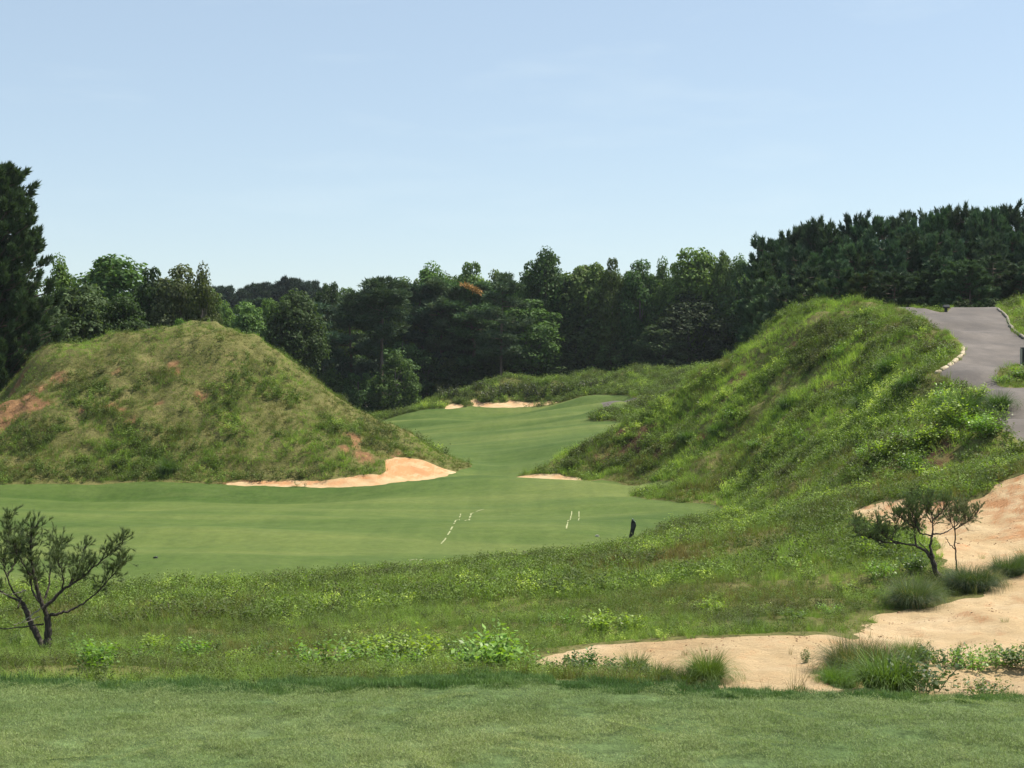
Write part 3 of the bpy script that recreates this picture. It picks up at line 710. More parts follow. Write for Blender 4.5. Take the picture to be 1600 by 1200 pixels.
# ------------------------------------------------------------------ trees
def thing(name, label, cat, loc, group=None, rz=0.0, scale=(1,1,1)):
    o = bpy.data.objects.new(name, None); COL.objects.link(o); o.location = loc; o.rotation_euler = (0,0,rz); o.scale = scale
    o.empty_display_size = .3
    return tag(o, label, cat, group)
def broadleaf(seed, n=12500, lo=.12, rx=.27, tall=1.0, leaf=.0235):
    r = np.random.default_rng(seed); cz_, rz_ = (1+lo)/2, (1-lo)/2
    np_ = 90; d = rand_dirs(np_, r); d[:,2] = d[:,2]*.95
    k = r.uniform(.50, 1.0, np_)**.7
    prof = 1.0 - .30*np.clip(d[:,2], 0, 1)
    Cn = np.stack([d[:,0]*rx*.82*k*prof, d[:,1]*rx*.82*k*prof, cz_ + d[:,2]*rz_*.90*k], 1)
    Cn += r.normal(0, .018, Cn.shape)
    rad = r.uniform(.05, .105, np_)*(1.05-.35*np.clip((Cn[:,2]-.6)/.4, 0, 1))
    over = Cn[:,2]+rad*.8 > .985; Cn[over,2] = .985-rad[over]*.8
    i = np.sort(r.integers(0, np_, n)); dd = rand_dirs(n, r); dd[:,2] = np.abs(dd[:,2])*np.where(r.uniform(size=n) < .72, 1, -1)
    P = Cn[i] + dd*(rad[i]*r.uniform(.45, 1.08, n)**.6)[:,None]*(1,1,.85)
    N = dd*.6 + rand_dirs(n, r)*.55 + (0,0,.35); N /= np.linalg.norm(N, axis=1)[:,None]
    mb = MB(); mb.add(*diamonds(P, N, leaf*r.uniform(.6, 1.3, n), leaf*.7*r.uniform(.6, 1.3, n), r))
    tb = MB(); h = .62+.1*r.uniform(); pts = np.array([(0,0,-.04),(.004,.003,.1),(.01*r.normal(),.01*r.normal(),.3),(.015*r.normal(),.015*r.normal(),h),(0,0,.9)])
    tb.add(*tube(pts, [.017,.013,.011,.007,.002], 7))
    for j in range(14):
        e = Cn[r.integers(0, np_)]; z0 = np.clip(e[2]-.22*r.uniform(.6,1.2), .12, h)
        s = np.array([np.interp(z0, pts[:,2], pts[:,0]), np.interp(z0, pts[:,2], pts[:,1]), z0])
        tb.add(*tube([s, s*.5+e*.5+(0,0,-.02), e], [.006,.004,.0015], 5))
    return tb, mb
def tall_pine(seed, n=15000, lo=.42):
    r = np.random.default_rng(seed); tb = MB(); mb = MB()
    pts = np.array([(0,0,-.04),(.002,0,.2),(.006*r.normal(),.006*r.normal(),.5),(.008*r.normal(),.008*r.normal(),.8),(.01*r.normal(),0,.97)])
    tb.add(*tube(pts, [.0125,.011,.009,.006,.0015], 8))
    puffs = []
    for j in range(34):
        z = lo + (1-lo)*r.uniform(0, 1)**.75*.97; s = (z-lo)/(1-lo)
        L = .205*(math.sin(math.pi*min(1, .18+.80*s))**.7)*r.uniform(.55, 1.1); a = r.uniform(0, 6.283)
        b0 = np.array([np.interp(z, pts[:,2], pts[:,0]), np.interp(z, pts[:,2], pts[:,1]), z]); e = b0 + (L*math.cos(a), L*math.sin(a), L*r.uniform(.0,.45))
        tb.add(*tube([b0, (b0+e)/2+(0,0,-.01), e], [.0045,.003,.0012], 5))
        for q in (1.0, .68, .4)[:(3 if L > .1 else 2)]: puffs.append((b0+(e-b0)*q + r.normal(0,.012,3), r.uniform(.030,.055)))
    for j in range(5): puffs.append((np.array([r.normal(0,.025), r.normal(0,.025), .955-.02*j]), .035))
    for j in range(int(3)):   # dead stubs below the crown
        z = r.uniform(.2, lo); a = r.uniform(0, 6.283); tb.add(*tube([(0,0,z),(.05*math.cos(a),.05*math.sin(a),z-.01)], [.002,.0008], 4))
    m = n//len(puffs)
    for ce, rd in puffs:
        d = rand_dirs(m, r); P = ce + d*rd*r.uniform(.2, 1, (m,1))*(1.15,1.15,.55); D = d*(1,1,.7) + (0,0,.35) + r.normal(0,.35,(m,3)); D /= np.linalg.norm(D, axis=1)[:,None]
        mb.add(*spikes(P, D, .028*r.uniform(.6,1.2,m), .0095, r))
    return tb, mb
def young_pine(seed, whorls=22, per=8, nb=70, brushes=2, L0=.20, nl=.032, nw=.0105, lo=.05):
    """close grown conical pine with up-curved tufted shoots"""
    r = np.random.default_rng(seed); tb = MB(); mb = MB()
    tb.add(*tube([(0,0,-.05),(.003,0,.3),(0,.003,.7),(0,0,.985)], [.013,.010,.0055,.001], 7))
    Ps, Ds = [], []
    def brush(p, d, ln, rad):
        m = int(nb*r.uniform(.7,1.3)); t = r.uniform(0, 1, m)**.8
        o = rand_dirs(m, r); P = p + d*(t*ln)[:,None] + o*rad*.25; D = d*1.0 + o*.75; D /= np.linalg.norm(D, axis=1)[:,None]; Ps.append(P); Ds.append(D)
    for j in range(whorls):
        z = lo + (1-lo)*((j+.5*r.uniform())/whorls)*.96; s = (z-lo)/(1-lo)
        L = L0*(1-s)**.5*(1-.45*(1-s)**4)+.012
        for k in range(max(3, int(per*(.55+.6*(1-s))))):
            a = r.uniform(0, 6.283); l = L*r.uniform(.6, 1.18); u = r.uniform(.15,.5)
            e = np.array([l*math.cos(a), l*math.sin(a), z+l*u]); m_ = np.array([l*.6*math.cos(a), l*.6*math.sin(a), z+l*u*.3])
            if l > .03: tb.add(*tube([(0,0,z), m_, e], [.0035,.0025,.001], 4))
            for q in range(brushes if l > .05 else 1):
                f_ = 1-.36*q; p = np.array([0,0,z])*(1-f_) + e*f_ + r.normal(0,.010,3)
                d = np.array([math.cos(a)*.55, math.sin(a)*.55, .9]) + r.normal(0,.2,3); d /= np.linalg.norm(d)
                brush(p, d, nl*r.uniform(.9,1.9), nl)
    for j in range(3): brush(np.array([0,0,.945+.012*j]), np.array([0,0,1.]), nl*1.2, nl*.5)
    P = np.concatenate(Ps); D = np.concatenate(Ds)
    mb.add(*spikes(P, D, nl*r.uniform(.6,1.15,len(P)), nw, r))
    return tb, mb
PROTO = {}
def proto(kind, tb, mb, bark, leaf, width): PROTO.setdefault(kind, []).append((tb.mesh('trunk', [bark], True), mb.mesh('crown', [leaf]), width))
for s in range(7): proto('broad', *broadleaf(100+s, lo=(.22,.12,.18,.1,.25,.15,.3)[s], rx=(.26,.30,.24,.28,.22,.32,.26)[s]), BARKG, LEAF, 2*(.26,.30,.24,.28,.22,.32,.26)[s]*.95)
for s in range(3): proto('bush', *broadleaf(140+s, 6500, -.02, .42, leaf=.036), BARKG, LEAF, .8)
for s in range(4): proto('tall', *tall_pine(200+s, lo=(.42,.34,.5,.3)[s]), BARK, NEEDLE, .42)
for s in range(5): proto('young', *young_pine(300+s), BARK, NEEDLE, .36)
proto('big', *young_pine(400, 54, 14, 110, 3, .225, .021, .0062, .02), BARK, NEEDLE, .40)
tree_n = [0]
def tree(kind, px, top, wpx, Y, col, label, group=None, name=None, var=None, base=None):
    Y = 207 + (Y-184)*.5 if px > 640 and 179 < Y < 205 and px < 1205 else Y
    tree_n[0] += 1; r = np.random.default_rng(1000+tree_n[0]*7)
    X = (px-800)/F*Y; zb = float(base_h(np.array([X]), np.array([Y]))[0]) - .15 if base is None else base
    Hh = EYE + (600-top)/F*Y - zb
    ps = PROTO[kind]; tm, cm, wd = ps[(tree_n[0] if var is None else var) % len(ps)]
    s = wpx/F*Y/wd*{'broad':1.14,'tall':1.15,'young':1.15,'bush':1.25,'big':.95}[kind]
    root = thing(name or {'broad':'broadleaf_tree','bush':'forest_shrub','tall':'tall_pine_tree','young':'plantation_pine_tree','big':'pine_tree'}[kind], label, 'shrub' if kind == 'bush' else 'tree', (X, Y, zb), group, r.uniform(0, 6.28), (s, s, Hh))
    link('trunk', tm, root); c_ = link('crown', cm, root)
    c_.color = (*(np.array(col)*r.uniform(.9, 1.1, 3)*r.uniform(.72,1.35)), 1)
    return root
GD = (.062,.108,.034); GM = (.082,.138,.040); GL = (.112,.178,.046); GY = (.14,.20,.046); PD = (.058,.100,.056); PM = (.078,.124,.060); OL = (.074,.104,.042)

tree('big', -10, 258, 195, 112, (.050,.086,.042), 'big dark dense pine rising above everything at the left edge', base=-3.4)
tree('big', -170, 300, 200, 118, (.026,.047,.021), 'second dense pine beyond the big dark one at the left edge')
tree('broad', 92, 391, 75, 152, (.12,.17,.035), 'bright yellow green tree peeking out just right of the big dark pine')
tree('broad', 176, 385, 135, 150, GD, 'round dark broadleaf tree, tallest behind the left mound')
tree('broad', 122, 436, 135, 124, OL, 'low wide olive broadleaf tree between the big dark pine and the left mound')
tree('broad', 192, 452, 80, 124, (.045,.078,.024), 'smaller bushy tree just above the left shoulder of the mound')
tree('broad', 62, 470, 110, 120, (.040,.062,.022), 'dark bushy tree tucked under the big pine at the left edge')
tree('broad', 240, 408, 90, 142, (.036,.060,.020), 'dark narrow tree right of the round dark one behind the left mound')
tree('broad', 283, 400, 90, 140, OL, 'loose olive tree behind the top of the left mound, with a thin ragged crown')
tree('broad', 316, 404, 62, 138, (.055,.085,.026), 'ragged tree at the right end of the clump behind the left mound')
tree('bush', 330, 478, 34, 128, GY, 'small bright vine covered bush on the skyline of the left mound')
tree('bush', 285, 480, 46, 128, GL, 'small leafy bush just left of the vine covered one on the mound')
for px, tp in ((341,446),(353,445),(372,452),(392,447),(404,443),(418,440),(432,441),(447,437),(462,434),(476,438),(490,440)):
    tree('tall', px, tp, 40, 335, (.036,.058,.040), 'bluish pine on the distant ridge seen over the right shoulder of the left mound', 'pines on the distant ridge')
tree('broad', 352, 466, 60, 190, GL, 'light green tree just right of the mound top, under the distant pines')
tree('broad', 385, 462, 62, 182, GM, 'rounded mid green tree below the gap in the skyline')
tree('broad', 424, 460, 60, 186, GL, 'light green tree with pale leaf clumps below the distant ridge')
tree('broad', 462, 446, 85, 184, (.048,.080,.024), 'broad leafy tree right of the pale one below the distant ridge')
tree('broad', 511, 418, 44, 208, (.055,.09,.028), 'slim tree whose narrow tip stands up alone left of the tall pine')
tree('broad', 540, 442, 70, 212, GM, 'leafy tree filling the dip left of the tall pine with the bare trunk')
tree('tall', 596, 432, 100, 199, (.075,.115,.055), 'tall pine with a long bare pale trunk at the edge of the far fairway', var=2)
tree('tall', 548, 462, 90, 202, PD, 'dark pine close left of the one with the bare pale trunk')
tree('broad', 630, 421, 52, 216, GM, 'leafy crown showing behind the tall pine with the bare trunk')
tree('tall', 658, 442, 85, 200, PD, 'dark flat topped pine right of the one with the bare trunk')
tree('broad', 674, 403, 72, 222, GL, 'bright topped broadleaf tree above the dark pines')
tree('tall', 690, 440, 80, 198, PM, 'pine with a thin straight trunk above the left end of the far knoll', var=0)
tree('broad', 735, 401, 84, 222, GM, 'airy round topped broadleaf tree rising behind the pines')
tree('broad', 776, 411, 54, 224, GL, 'pale topped tree right of the airy round topped one')
orange_pine = tree('tall', 738, 440, 105, 196, PM, 'pine with a rusty orange patch of dead needles in its top', var=1)
tree('tall', 783, 428, 80, 205, PD, 'dark shaggy pine right of the pine with the rusty patch')
tree('broad', 828, 416, 50, 216, GM, 'slender tree stepping up to the tallest crown of the wood')
tree('broad', 854, 379, 78, 216, (.044,.080,.022), 'tallest broadleaf crown in the middle of the wood')
tree('broad', 915, 389, 88, 216, GL, 'broad light topped tree right of the tallest crown')
tree('broad', 956, 395, 50, 212, GM, 'small pointed crown between two broad ones')
tree('broad', 1000, 395, 66, 212, GD, 'dark knobbly crown left of the stepped crowns')
tree('broad', 1036, 397, 56, 212, GM, 'first of the stepped crowns, lower than the pointed one beside it')
tree('broad', 1090, 375, 84, 210, GL, 'big pointed light green crown left of the pine plantation')
tree('broad', 1130, 386, 52, 208, GM, 'rounded crown right of the big pointed one')
tree('broad', 1156, 391, 46, 207, GM, 'last leafy crown before the pine plantation starts')
# front of the wood
tree('broad', 826, 462, 118, 192, (.058,.105,.028), 'tree with drooping light green right side hanging over the far bunkers', var=1)
tree('broad', 1078, 452, 120, 184, (.048,.072,.028), 'wide greyish tree in front of the wood left of the right mound')
tree('broad', 1036, 503, 78, 180, (.050,.076,.032), 'small grey green tree at the foot of the wide greyish tree')
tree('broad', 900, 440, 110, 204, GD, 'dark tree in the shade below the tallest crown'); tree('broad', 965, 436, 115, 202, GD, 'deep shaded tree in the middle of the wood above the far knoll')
tree('broad', 1015, 425, 90, 204, GM, 'knobbly mid green tree above the small grey green one'); tree('broad', 1140, 425, 100, 190, GD, 'dark tree behind the crest slope of the right mound')
tree('broad', 1185, 430, 90, 180, GD, 'dark tree where wood and pine plantation meet')
tree('tall', 480, 470, 95, 196, PD, 'dark layered pine above the right shoulder of the left mound'); tree('tall', 432, 492, 80, 190, PD, 'short dark pine low against the right flank of the left mound')
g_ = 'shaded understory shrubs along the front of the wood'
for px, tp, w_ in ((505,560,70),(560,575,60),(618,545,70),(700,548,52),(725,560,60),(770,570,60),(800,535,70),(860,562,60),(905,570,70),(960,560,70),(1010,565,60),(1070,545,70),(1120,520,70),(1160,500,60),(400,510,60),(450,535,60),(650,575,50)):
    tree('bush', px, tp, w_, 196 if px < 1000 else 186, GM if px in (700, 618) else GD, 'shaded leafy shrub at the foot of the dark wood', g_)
tree('bush', 740, 570, 46, 194, (.075,.12,.04), 'paler leafy shrub catching light behind the far bunker')
sky_x = [395,430,470,500,560,590,628,672,735,775,800,830,855,890,920,955,985,1000,1050,1092,1130,1175]
sky_y = [462,458,446,440,442,437,424,410,408,416,424,412,394,402,396,401,413,402,398,388,394,398]
rs = np.random.default_rng(78)
for j, px in enumerate(np.arange(500, 1180, 19)):
    tree('broad', px + rs.uniform(-7, 7), np.interp(px, sky_x, sky_y) + rs.uniform(3, 20), 52, 222 + rs.uniform(-6, 6), (GM, GL, GD, GM)[j % 4], 'leafy tree filling the skyline of the wood between its taller neighbours', 'trees filling the skyline of the wood')
for j, px in enumerate(np.arange(360, 1200, 21)):
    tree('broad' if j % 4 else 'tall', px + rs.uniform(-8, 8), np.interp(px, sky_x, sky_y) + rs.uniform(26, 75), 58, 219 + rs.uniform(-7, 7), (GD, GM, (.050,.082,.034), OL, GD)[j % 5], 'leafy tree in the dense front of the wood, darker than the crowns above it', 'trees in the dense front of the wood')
# deep rows that close the wood
gb = 'trees deep inside the wood'
rr = np.random.default_rng(77)
for j, px in enumerate(np.arange(395, 1230, 27)):
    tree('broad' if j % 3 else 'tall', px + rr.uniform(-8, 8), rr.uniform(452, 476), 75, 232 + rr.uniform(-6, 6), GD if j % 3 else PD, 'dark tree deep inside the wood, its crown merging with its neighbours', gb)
for j, px in enumerate(np.arange(-60, 345, 42)):
    tree('broad', px + rr.uniform(-8, 8), rr.uniform(430, 460), 90, 172 + rr.uniform(-6, 6), GD, 'dark tree behind the clump of trees on the left, hardly visible', 'trees behind the left clump')
for j, px in enumerate(np.arange(410, 1240, 36)):
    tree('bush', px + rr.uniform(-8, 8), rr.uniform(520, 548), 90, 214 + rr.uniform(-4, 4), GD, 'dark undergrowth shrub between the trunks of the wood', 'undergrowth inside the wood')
# the plantation right of the wood
gp = 'plantation pines behind the right mound'
tops = [(1192,376),(1204,379),(1216,381),(1232,366),(1246,360),(1258,357),(1274,352),(1284,351),(1296,362),(1311,366),(1324,356),(1337,341),(1352,352),(1366,346),(1378,344),(1392,350),(1404,345),(1418,337),(1428,347),(1441,341),(1455,336),(1466,338),(1476,333),(1484,327),(1496,334),(1509,332),(1520,329),(1531,337),(1541,338),(1551,328),(1562,336),(1579,326),(1590,333),(1603,331),(1618,336),(1634,330),(1652,338),(1675,332),(1700,340)]
special = {1192:'leafy looking pine at the left end of the plantation', 1284:'pine with the rounded dome top left in the plantation', 1337:'pine whose sharp tip steps above its left neighbours in the plantation', 1579:'pine with the lone thin leader, near the right end of the plantation skyline', 1484:'pine whose bushy tip is highest in the middle of the plantation'}
for j, (px, tp) in enumerate(tops):
    Y = 150 - 14*sst(1180, 1420, px) + rr.uniform(-4, 4)
    if px in special: tree('young', px, tp, 64, Y, PD, special[px])
    else: tree('young', px, tp, 58 + rr.uniform(-6, 12), Y, PD, 'dark conical pine in the close plantation behind the right mound', gp)
for j, px in enumerate(np.arange(1195, 1720, 17)):
    y0 = np.interp(px, [1190,1260,1340,1480,1720], [395,385,372,360,362])
    tree('young', px + rr.uniform(-6, 6), y0 + rr.uniform(0, 22), 58, 130 + rr.uniform(-3, 3) + 10*sst(1400, 1200, px), PD if j % 4 else PM, 'dark conical pine in the close plantation behind the right mound', gp)
for j, px in enumerate(np.arange(1210, 1720, 24)):
    tree('young', px + rr.uniform(-8, 8), np.interp(px, [1190,1300,1720],[430,405,395]) + rr.uniform(0, 30), 74, 120 + rr.uniform(-3, 3) + 10*sst(1400, 1200, px), PM if j % 3 == 0 else PD, 'dark conical pine in the close plantation behind the right mound', gp)
tree('bush', 1500, 464, 55, 112, (.040,.065,.026), 'low shrub at the foot of the plantation just over the path crest')
tree('bush', 1550, 458, 45, 113, (.034,.056,.024), 'second low shrub at the plantation foot, further along the path crest')
# the rusty patch is part of that pine
r = np.random.default_rng(5); mb = MB()
P0 = rand_dirs(200, r)*(.022,.022,.014); t_ = r.uniform(-1, 1, 200)
P0 = P0 + np.stack([t_*.045, -.12+0*t_, .935-.035*t_], 1); D0 = rand_dirs(200, r) + (0,0,.5); D0 /= np.linalg.norm(D0, axis=1)[:,None]
mb.add(*spikes(P0, D0, .024, .008, r))
orange_pine.rotation_euler = (0,0,0)
dn = link('dead_needles', mb.mesh('dead_needles', [NEEDLE]), orange_pine); dn.color = (.34,.20,.075,1); dn['label'] = 'rusty orange patch of dead needles'

# ------------------------------------------------------------------ small gnarled pines in the rough
def gh(px, py): 
    x, y = G(px, py); return np.array([x, y, float(height(np.array([x]), np.array([y]))[0])])
def gnarled(name, label, base, limbs, seed, nw=.006, nl=.085, col=(.13,.175,.075), up=.75, dens=2.3):
    """limbs: (pixels along it, start radius px, end radius px, green share, depth drift m, bleached)"""
    r = np.random.default_rng(seed); B = gh(*base); Y = B[1]; k = Y/F
    root = thing(name, label, 'tree', tuple(B)); tb = MB(); Ps, Ds = [], []
    def pt(px, py, dy): return np.array([(px-base[0])*k, dy, (base[1]-py)*k])
    for pts, r0, r1, green, dy, dead in limbs:
        n = len(pts); ys = np.linspace(dy[0], dy[1], n) if isinstance(dy, tuple) else np.linspace(0, dy, n)
        P = np.array([pt(a, b, y) for (a, b), y in zip(pts, ys)])
        # smooth, slightly crooked line
        t = np.linspace(0, n-1, max(6, 4*n)); Q = np.stack([np.interp(t, np.arange(n), P[:,i]) for i in range(3)], 1)
        Q[1:-1] = (Q[:-2]+2*Q[1:-1]+Q[2:])/4; Q[1:-1] += r.normal(0, .006, Q[1:-1].shape)
        rad = (r1+(r0-r1)*(1-np.linspace(0,1,len(Q)))**(1.0 if r0 > 4.1 else 1.7))*k*(1 if r0 > 4.1 else .8)*r.uniform(.88, 1.12, len(Q))
        if dead:
            db = MB(); db.add(*tube(Q, rad, 7)); link('bare_branch', db.mesh('bare_branch', [DEAD], True), root)['label'] = 'bleached leafless branch'
        else: tb.add(*tube(Q, rad, 7))
        ln = np.linalg.norm(np.diff(Q, axis=0), axis=1).sum()
        for j in range(int(ln*green[1]*dens)):
            u = r.uniform(green[0], 1.0); i = u*(len(Q)-1); a = int(min(i, len(Q)-2)); p = Q[a]+(Q[a+1]-Q[a])*(i-a)
            d = (Q[a+1]-Q[a]); d /= np.linalg.norm(d)+1e-9
            d = d*.45 + np.array([0,0,up*.8]) + r.normal(0,.55,3); d /= np.linalg.norm(d)
            L = r.uniform(.10,.38)*(1.15-.5*u); e = p+d*L; m_ = (p+e)/2+r.normal(0,.012,3)
            tb.add(*tube([p, m_, e], [.0036,.0028,.0016], 4))
            tips = [(m_, e)]
            for q in range(int(r.integers(1, 4))):
                s0 = p+(e-p)*r.uniform(.35,.95); d2 = d*.7+r.normal(0,.55,3)+(0,0,.2); d2 /= np.linalg.norm(d2); s1 = s0+d2*r.uniform(.05,.16); tb.add(*tube([s0, s1], [.0022,.0013], 4)); tips.append((s0, s1))
            for f0, f1 in tips:
                if r.uniform() < .15: continue
                dd = (f1-f0)/(np.linalg.norm(f1-f0)+1e-9); m = int(r.uniform(24, 40)); tt = 1-r.uniform(0, .07, m)/max(.06, np.linalg.norm(f1-f0)); tt = np.clip(tt, .1, 1)[:,None]
                D = dd*.9 + rand_dirs(m, r)*.62 + np.array([0,0,.2]); D /= np.linalg.norm(D, axis=1)[:,None]
                Ps.append(f0+(f1-f0)*tt); Ds.append(D)
    link('trunk', tb.mesh('trunk', [BARKN], True), root)
    P = np.concatenate(Ps); D = np.concatenate(Ds); mb = MB(); mb.add(*spikes(P, D, nl*r.uniform(.6,1.2,len(P)), nw, r))
    c_ = link('crown', mb.mesh('crown', [NEEDLE]), root); c_.color = (*col, 1)
    return root
g1 = (.35, 17)
gnarled('gnarled_pine_tree', 'small gnarled pine with twisted dark trunks in the grass at the left edge', (73,1018), [
    ([(73,1020),(74,1003),(75,985),(74,962)], 6.5, 5, (1,0), 0, False),
    ([(74,962),(68,946),(62,928),(58,905),(54,880),(52,858),(56,835),(68,812)], 4.2, 1.0, (.35,22), -.25, False),
    ([(74,962),(88,960),(102,957),(122,948),(142,932),(160,913),(173,897),(184,882)], 3.6, .9, (.55,15), .35, False),
    ([(70,950),(84,938),(96,924),(106,917),(124,906),(142,890),(162,872),(180,858),(190,845)], 4, .9, (.4,20), (-.1,.1), False),
    ([(106,917),(112,900),(118,880),(122,858)], 2.2, .8, (.3,18), (.05,.4), False),
    ([(96,924),(104,905),(104,885),(100,868)], 2, .8, (.3,18), (0,-.4), False),
    ([(66,944),(52,934),(44,926),(38,915),(36,895),(30,870)], 3, .9, (.45,18), .5, False),
    ([(70,935),(73,915),(72,890),(78,868),(76,850)], 2.4, .8, (.35,20), (0,.5), False),
    ([(58,905),(48,885),(40,862),(38,842)], 2, .8, (.3,20), (-.1,-.5), False),
    ([(62,1014),(54,998),(44,982),(36,968),(30,956),(26,948)], 5, 3.8, (1,0), (.15,.3), False),
    ([(26,948),(14,942),(-2,938),(-22,928),(-45,915)], 3.2, 1.2, (.6,12), (.3,.6), False),
    ([(26,948),(20,938),(10,925),(4,905),(-2,885),(4,860),(8,838),(12,808)], 2.6, .8, (.45,20), (.3,.1), False),
    ([(4,905),(12,885),(20,860),(19,830)], 1.6, .7, (.3,20), (.2,.5), False), ([(-2,885),(-14,862),(-22,840),(-25,822)], 1.6, .7, (.3,18), (.2,-.2), False),
    ([(-45,915),(-58,890),(-66,862)], 1.5, .7, (.3,14), (.6,.8), False),
    ([(28,950),(27,940),(26,934)], 2, .6, (1,0), .3, False),
    ([(70,974),(50,977),(20,979),(-8,977),(-30,974)], 1.9, .8, (1,0), (-.05,-.3), False),
    ([(64,950),(52,961),(40,969),(30,972)], 1.5, .6, (1,0), (-.05,-.25), True), ([(64,962),(56,966),(44,970)], 1.2, .5, (1,0), (-.05,-.2), True), ([(34,925),(16,930),(0,927)], 1.5, .6, (1,0), (.2,0), True)], 21, nl=.07)
gnarled('gnarled_pine_tree', 'small gnarled pine with a long limb to one side, leaning beside the sandy waste', (1472,907), [
    ([(1473,908),(1466,900),(1460,888),(1457,876),(1455,866)], 5, 3.6, (1,0), 0, False),
    ([(1455,866),(1455,852),(1457,842),(1460,834)], 2.8, 2.2, (1,0), .1, False),
    ([(1460,835),(1472,836),(1482,832),(1492,827),(1504,819)], 1.8, .9, (.7,6), (.1,.2), False),
    ([(1460,834),(1461,820),(1461,806),(1456,792),(1462,780)], 1.8, .7, (.15,36), (.1,.3), False),
    ([(1458,838),(1448,836),(1438,834),(1430,824),(1425,808),(1420,795),(1408,786)], 1.7, .7, (.3,34), (.1,-.2), False),
    ([(1438,834),(1434,815),(1440,798),(1436,784)], 1.4, .6, (.2,34), (0,.4), False), ([(1461,815),(1472,805),(1478,795),(1480,786)], 1.3, .6, (.2,34), (.2,0), False),
    ([(1461,818),(1450,806),(1446,794),(1446,782)], 1.3, .6, (.2,34), (.2,-.2), False), ([(1430,824),(1414,815),(1400,806),(1384,800)], 1.3, .6, (.2,30), (0,-.3), False),
    ([(1457,874),(1446,862),(1436,855),(1424,851),(1408,849),(1392,844),(1380,838),(1372,828),(1366,812)], 3.2, 1, (.6,24), -.2, False),
    ([(1408,849),(1392,847),(1378,846),(1360,840),(1342,834),(1326,826)], 1.9, .7, (.3,30), (-.1,-.3), False),
    ([(1378,846),(1362,838),(1350,826),(1340,818)], 1.3, .6, (.2,30), (-.2,.2), False), ([(1432,853),(1431,840),(1431,826),(1428,812)], 1.9, .8, (.3,28), (0,.2), False),
    ([(1392,844),(1398,830),(1404,818),(1400,806)], 1.3, .6, (.2,26), (-.1,.2), False), ([(1455,866),(1448,858),(1440,848)], 1.3, .8, (1,0), (0,.2), False)], 22, dens=1.7, nl=.058, col=(.125,.185,.075))
gnarled('pine_sapling_tree', 'thin forked pine sapling standing on the sand beside the leaning gnarled pine', (1494,899), [
    ([(1494,900),(1495,888),(1494,872),(1492,850),(1492,828)], 1.9, 1.3, (1,0), 0, False),
    ([(1492,828),(1488,820),(1486,812),(1484,798)], 1.0, .5, (.2,34), .1, False), ([(1492,828),(1490,815),(1494,804),(1496,794)], 1.0, .5, (.2,34), -.1, False),
    ([(1492,828),(1500,823),(1510,817),(1522,811),(1532,798)], 1.4, .6, (.2,36), .1, False), ([(1510,817),(1510,806),(1506,795)], .9, .5, (.2,34), (.05,.2), False), ([(1500,823),(1502,812),(1503,800)], .9, .5, (.2,34), (.05,-.2), False),
    ([(1492,858),(1484,851),(1480,844),(1474,839)], 1.1, .6, (1,0), -.1, False)], 23, dens=1.8, nl=.05, col=(.17,.205,.10))

# ------------------------------------------------------------------ tussocks and weeds that one can count
def tussock(n, h, wd, seed, spread=.16, dead=.0):
    r = np.random.default_rng(seed); mb = MB(); P = disc(n, spread, r); az = np.arctan2(P[:,1], P[:,0]) + r.normal(0,.7,n)
    add_blades(mb, P, az, r.uniform(.05, 1.35, n), h*r.uniform(.5, 1.05, n), np.full(n, wd), r, seg=4, droop=.75); return mb
def put_tussock(px, py, h, label, seed, col=(.085,.125,.045), n=420, spread=.17, dry=0, group=None, wd=.007):
    b = gh(px, py); o = thing('grass_tussock', label, 'tussock', (b[0], b[1], b[2]-.03), group)
    g = link('blades', tussock(int(n*5), h, wd*.85, seed, spread).mesh('blades', [GRASSB]), o); g.color = (*col, 1)
    if dry:
        d = link('dry_blades', tussock(dry*3, h*.85, wd*.9, seed+1, spread*1.1).mesh('dry_blades', [GRASSB]), o); d.color = (.30,.235,.125,1); d['label'] = 'straw coloured dead blades in the heart of the clump'
    return o
put_tussock(1338,1058,.56,'largest grass tussock, grey green and straw coloured, on the sand in front', 41, (.075,.10,.042), 620, .24, 200)
put_tussock(1364,1056,.50,'brown hearted clump leaning on the right side of the largest tussock', 42, (.085,.09,.042), 420, .19, 200)
put_tussock(1312,1070,.32,'bright green small tussock at the foot of the largest one', 43, (.10,.19,.035), 260, .16)
put_tussock(1104,1066,.46,'bright green tussock swept to one side at the left end of the sand', 44, (.10,.165,.04), 340, .13)
put_tussock(1066,1070,.26,'low dark tuft just left of the swept green tussock', 45, (.07,.115,.03), 240, .15)
put_tussock(992,1052,.34,'thin upright tuft among the weeds along the near edge of the sand', 46, (.09,.15,.04), 160, .10)
put_tussock(1028,1062,.28,'second thin tuft in those weeds, nearer to the swept tussock', 47, (.09,.14,.04), 160, .12)
put_tussock(1425,948,.62,'blue green weeping tussock at the top of the sand under the leaning gnarled pine', 48, (.075,.115,.055), 560, .22, 60)
put_tussock(1450,938,.44,'lighter tuft joined to the weeping tussock on its right', 49, (.11,.15,.055), 260, .15)
put_tussock(1520,922,.58,'dark rounded tussock between the sapling and the sand', 50, (.055,.09,.04), 620, .25, 40)
put_tussock(1502,915,.42,'smaller dark tuft against the left side of the dark rounded tussock', 51, (.065,.105,.04), 320, .2)
put_tussock(1548,915,.42,'straw tipped light tuft at the right side of the dark rounded tussock', 52, (.15,.17,.075), 200, .10, 60)
put_tussock(1575,898,.46,'dark green tussock farthest up the sand, by the right edge', 53, (.06,.10,.036), 480, .24)
put_tussock(1612,890,.5,'green tussock cut by the right edge beside the farthest dark one', 54, (.075,.12,.04), 380, .24)
put_tussock(1420,1030,.35,'thin light tuft at the left end of the weedy strip on the sand', 55, (.10,.155,.045), 220, .16)
put_tussock(1168,988,.3,'low green tuft on the upper rim of the sand', 56, (.08,.13,.035), 260, .2)
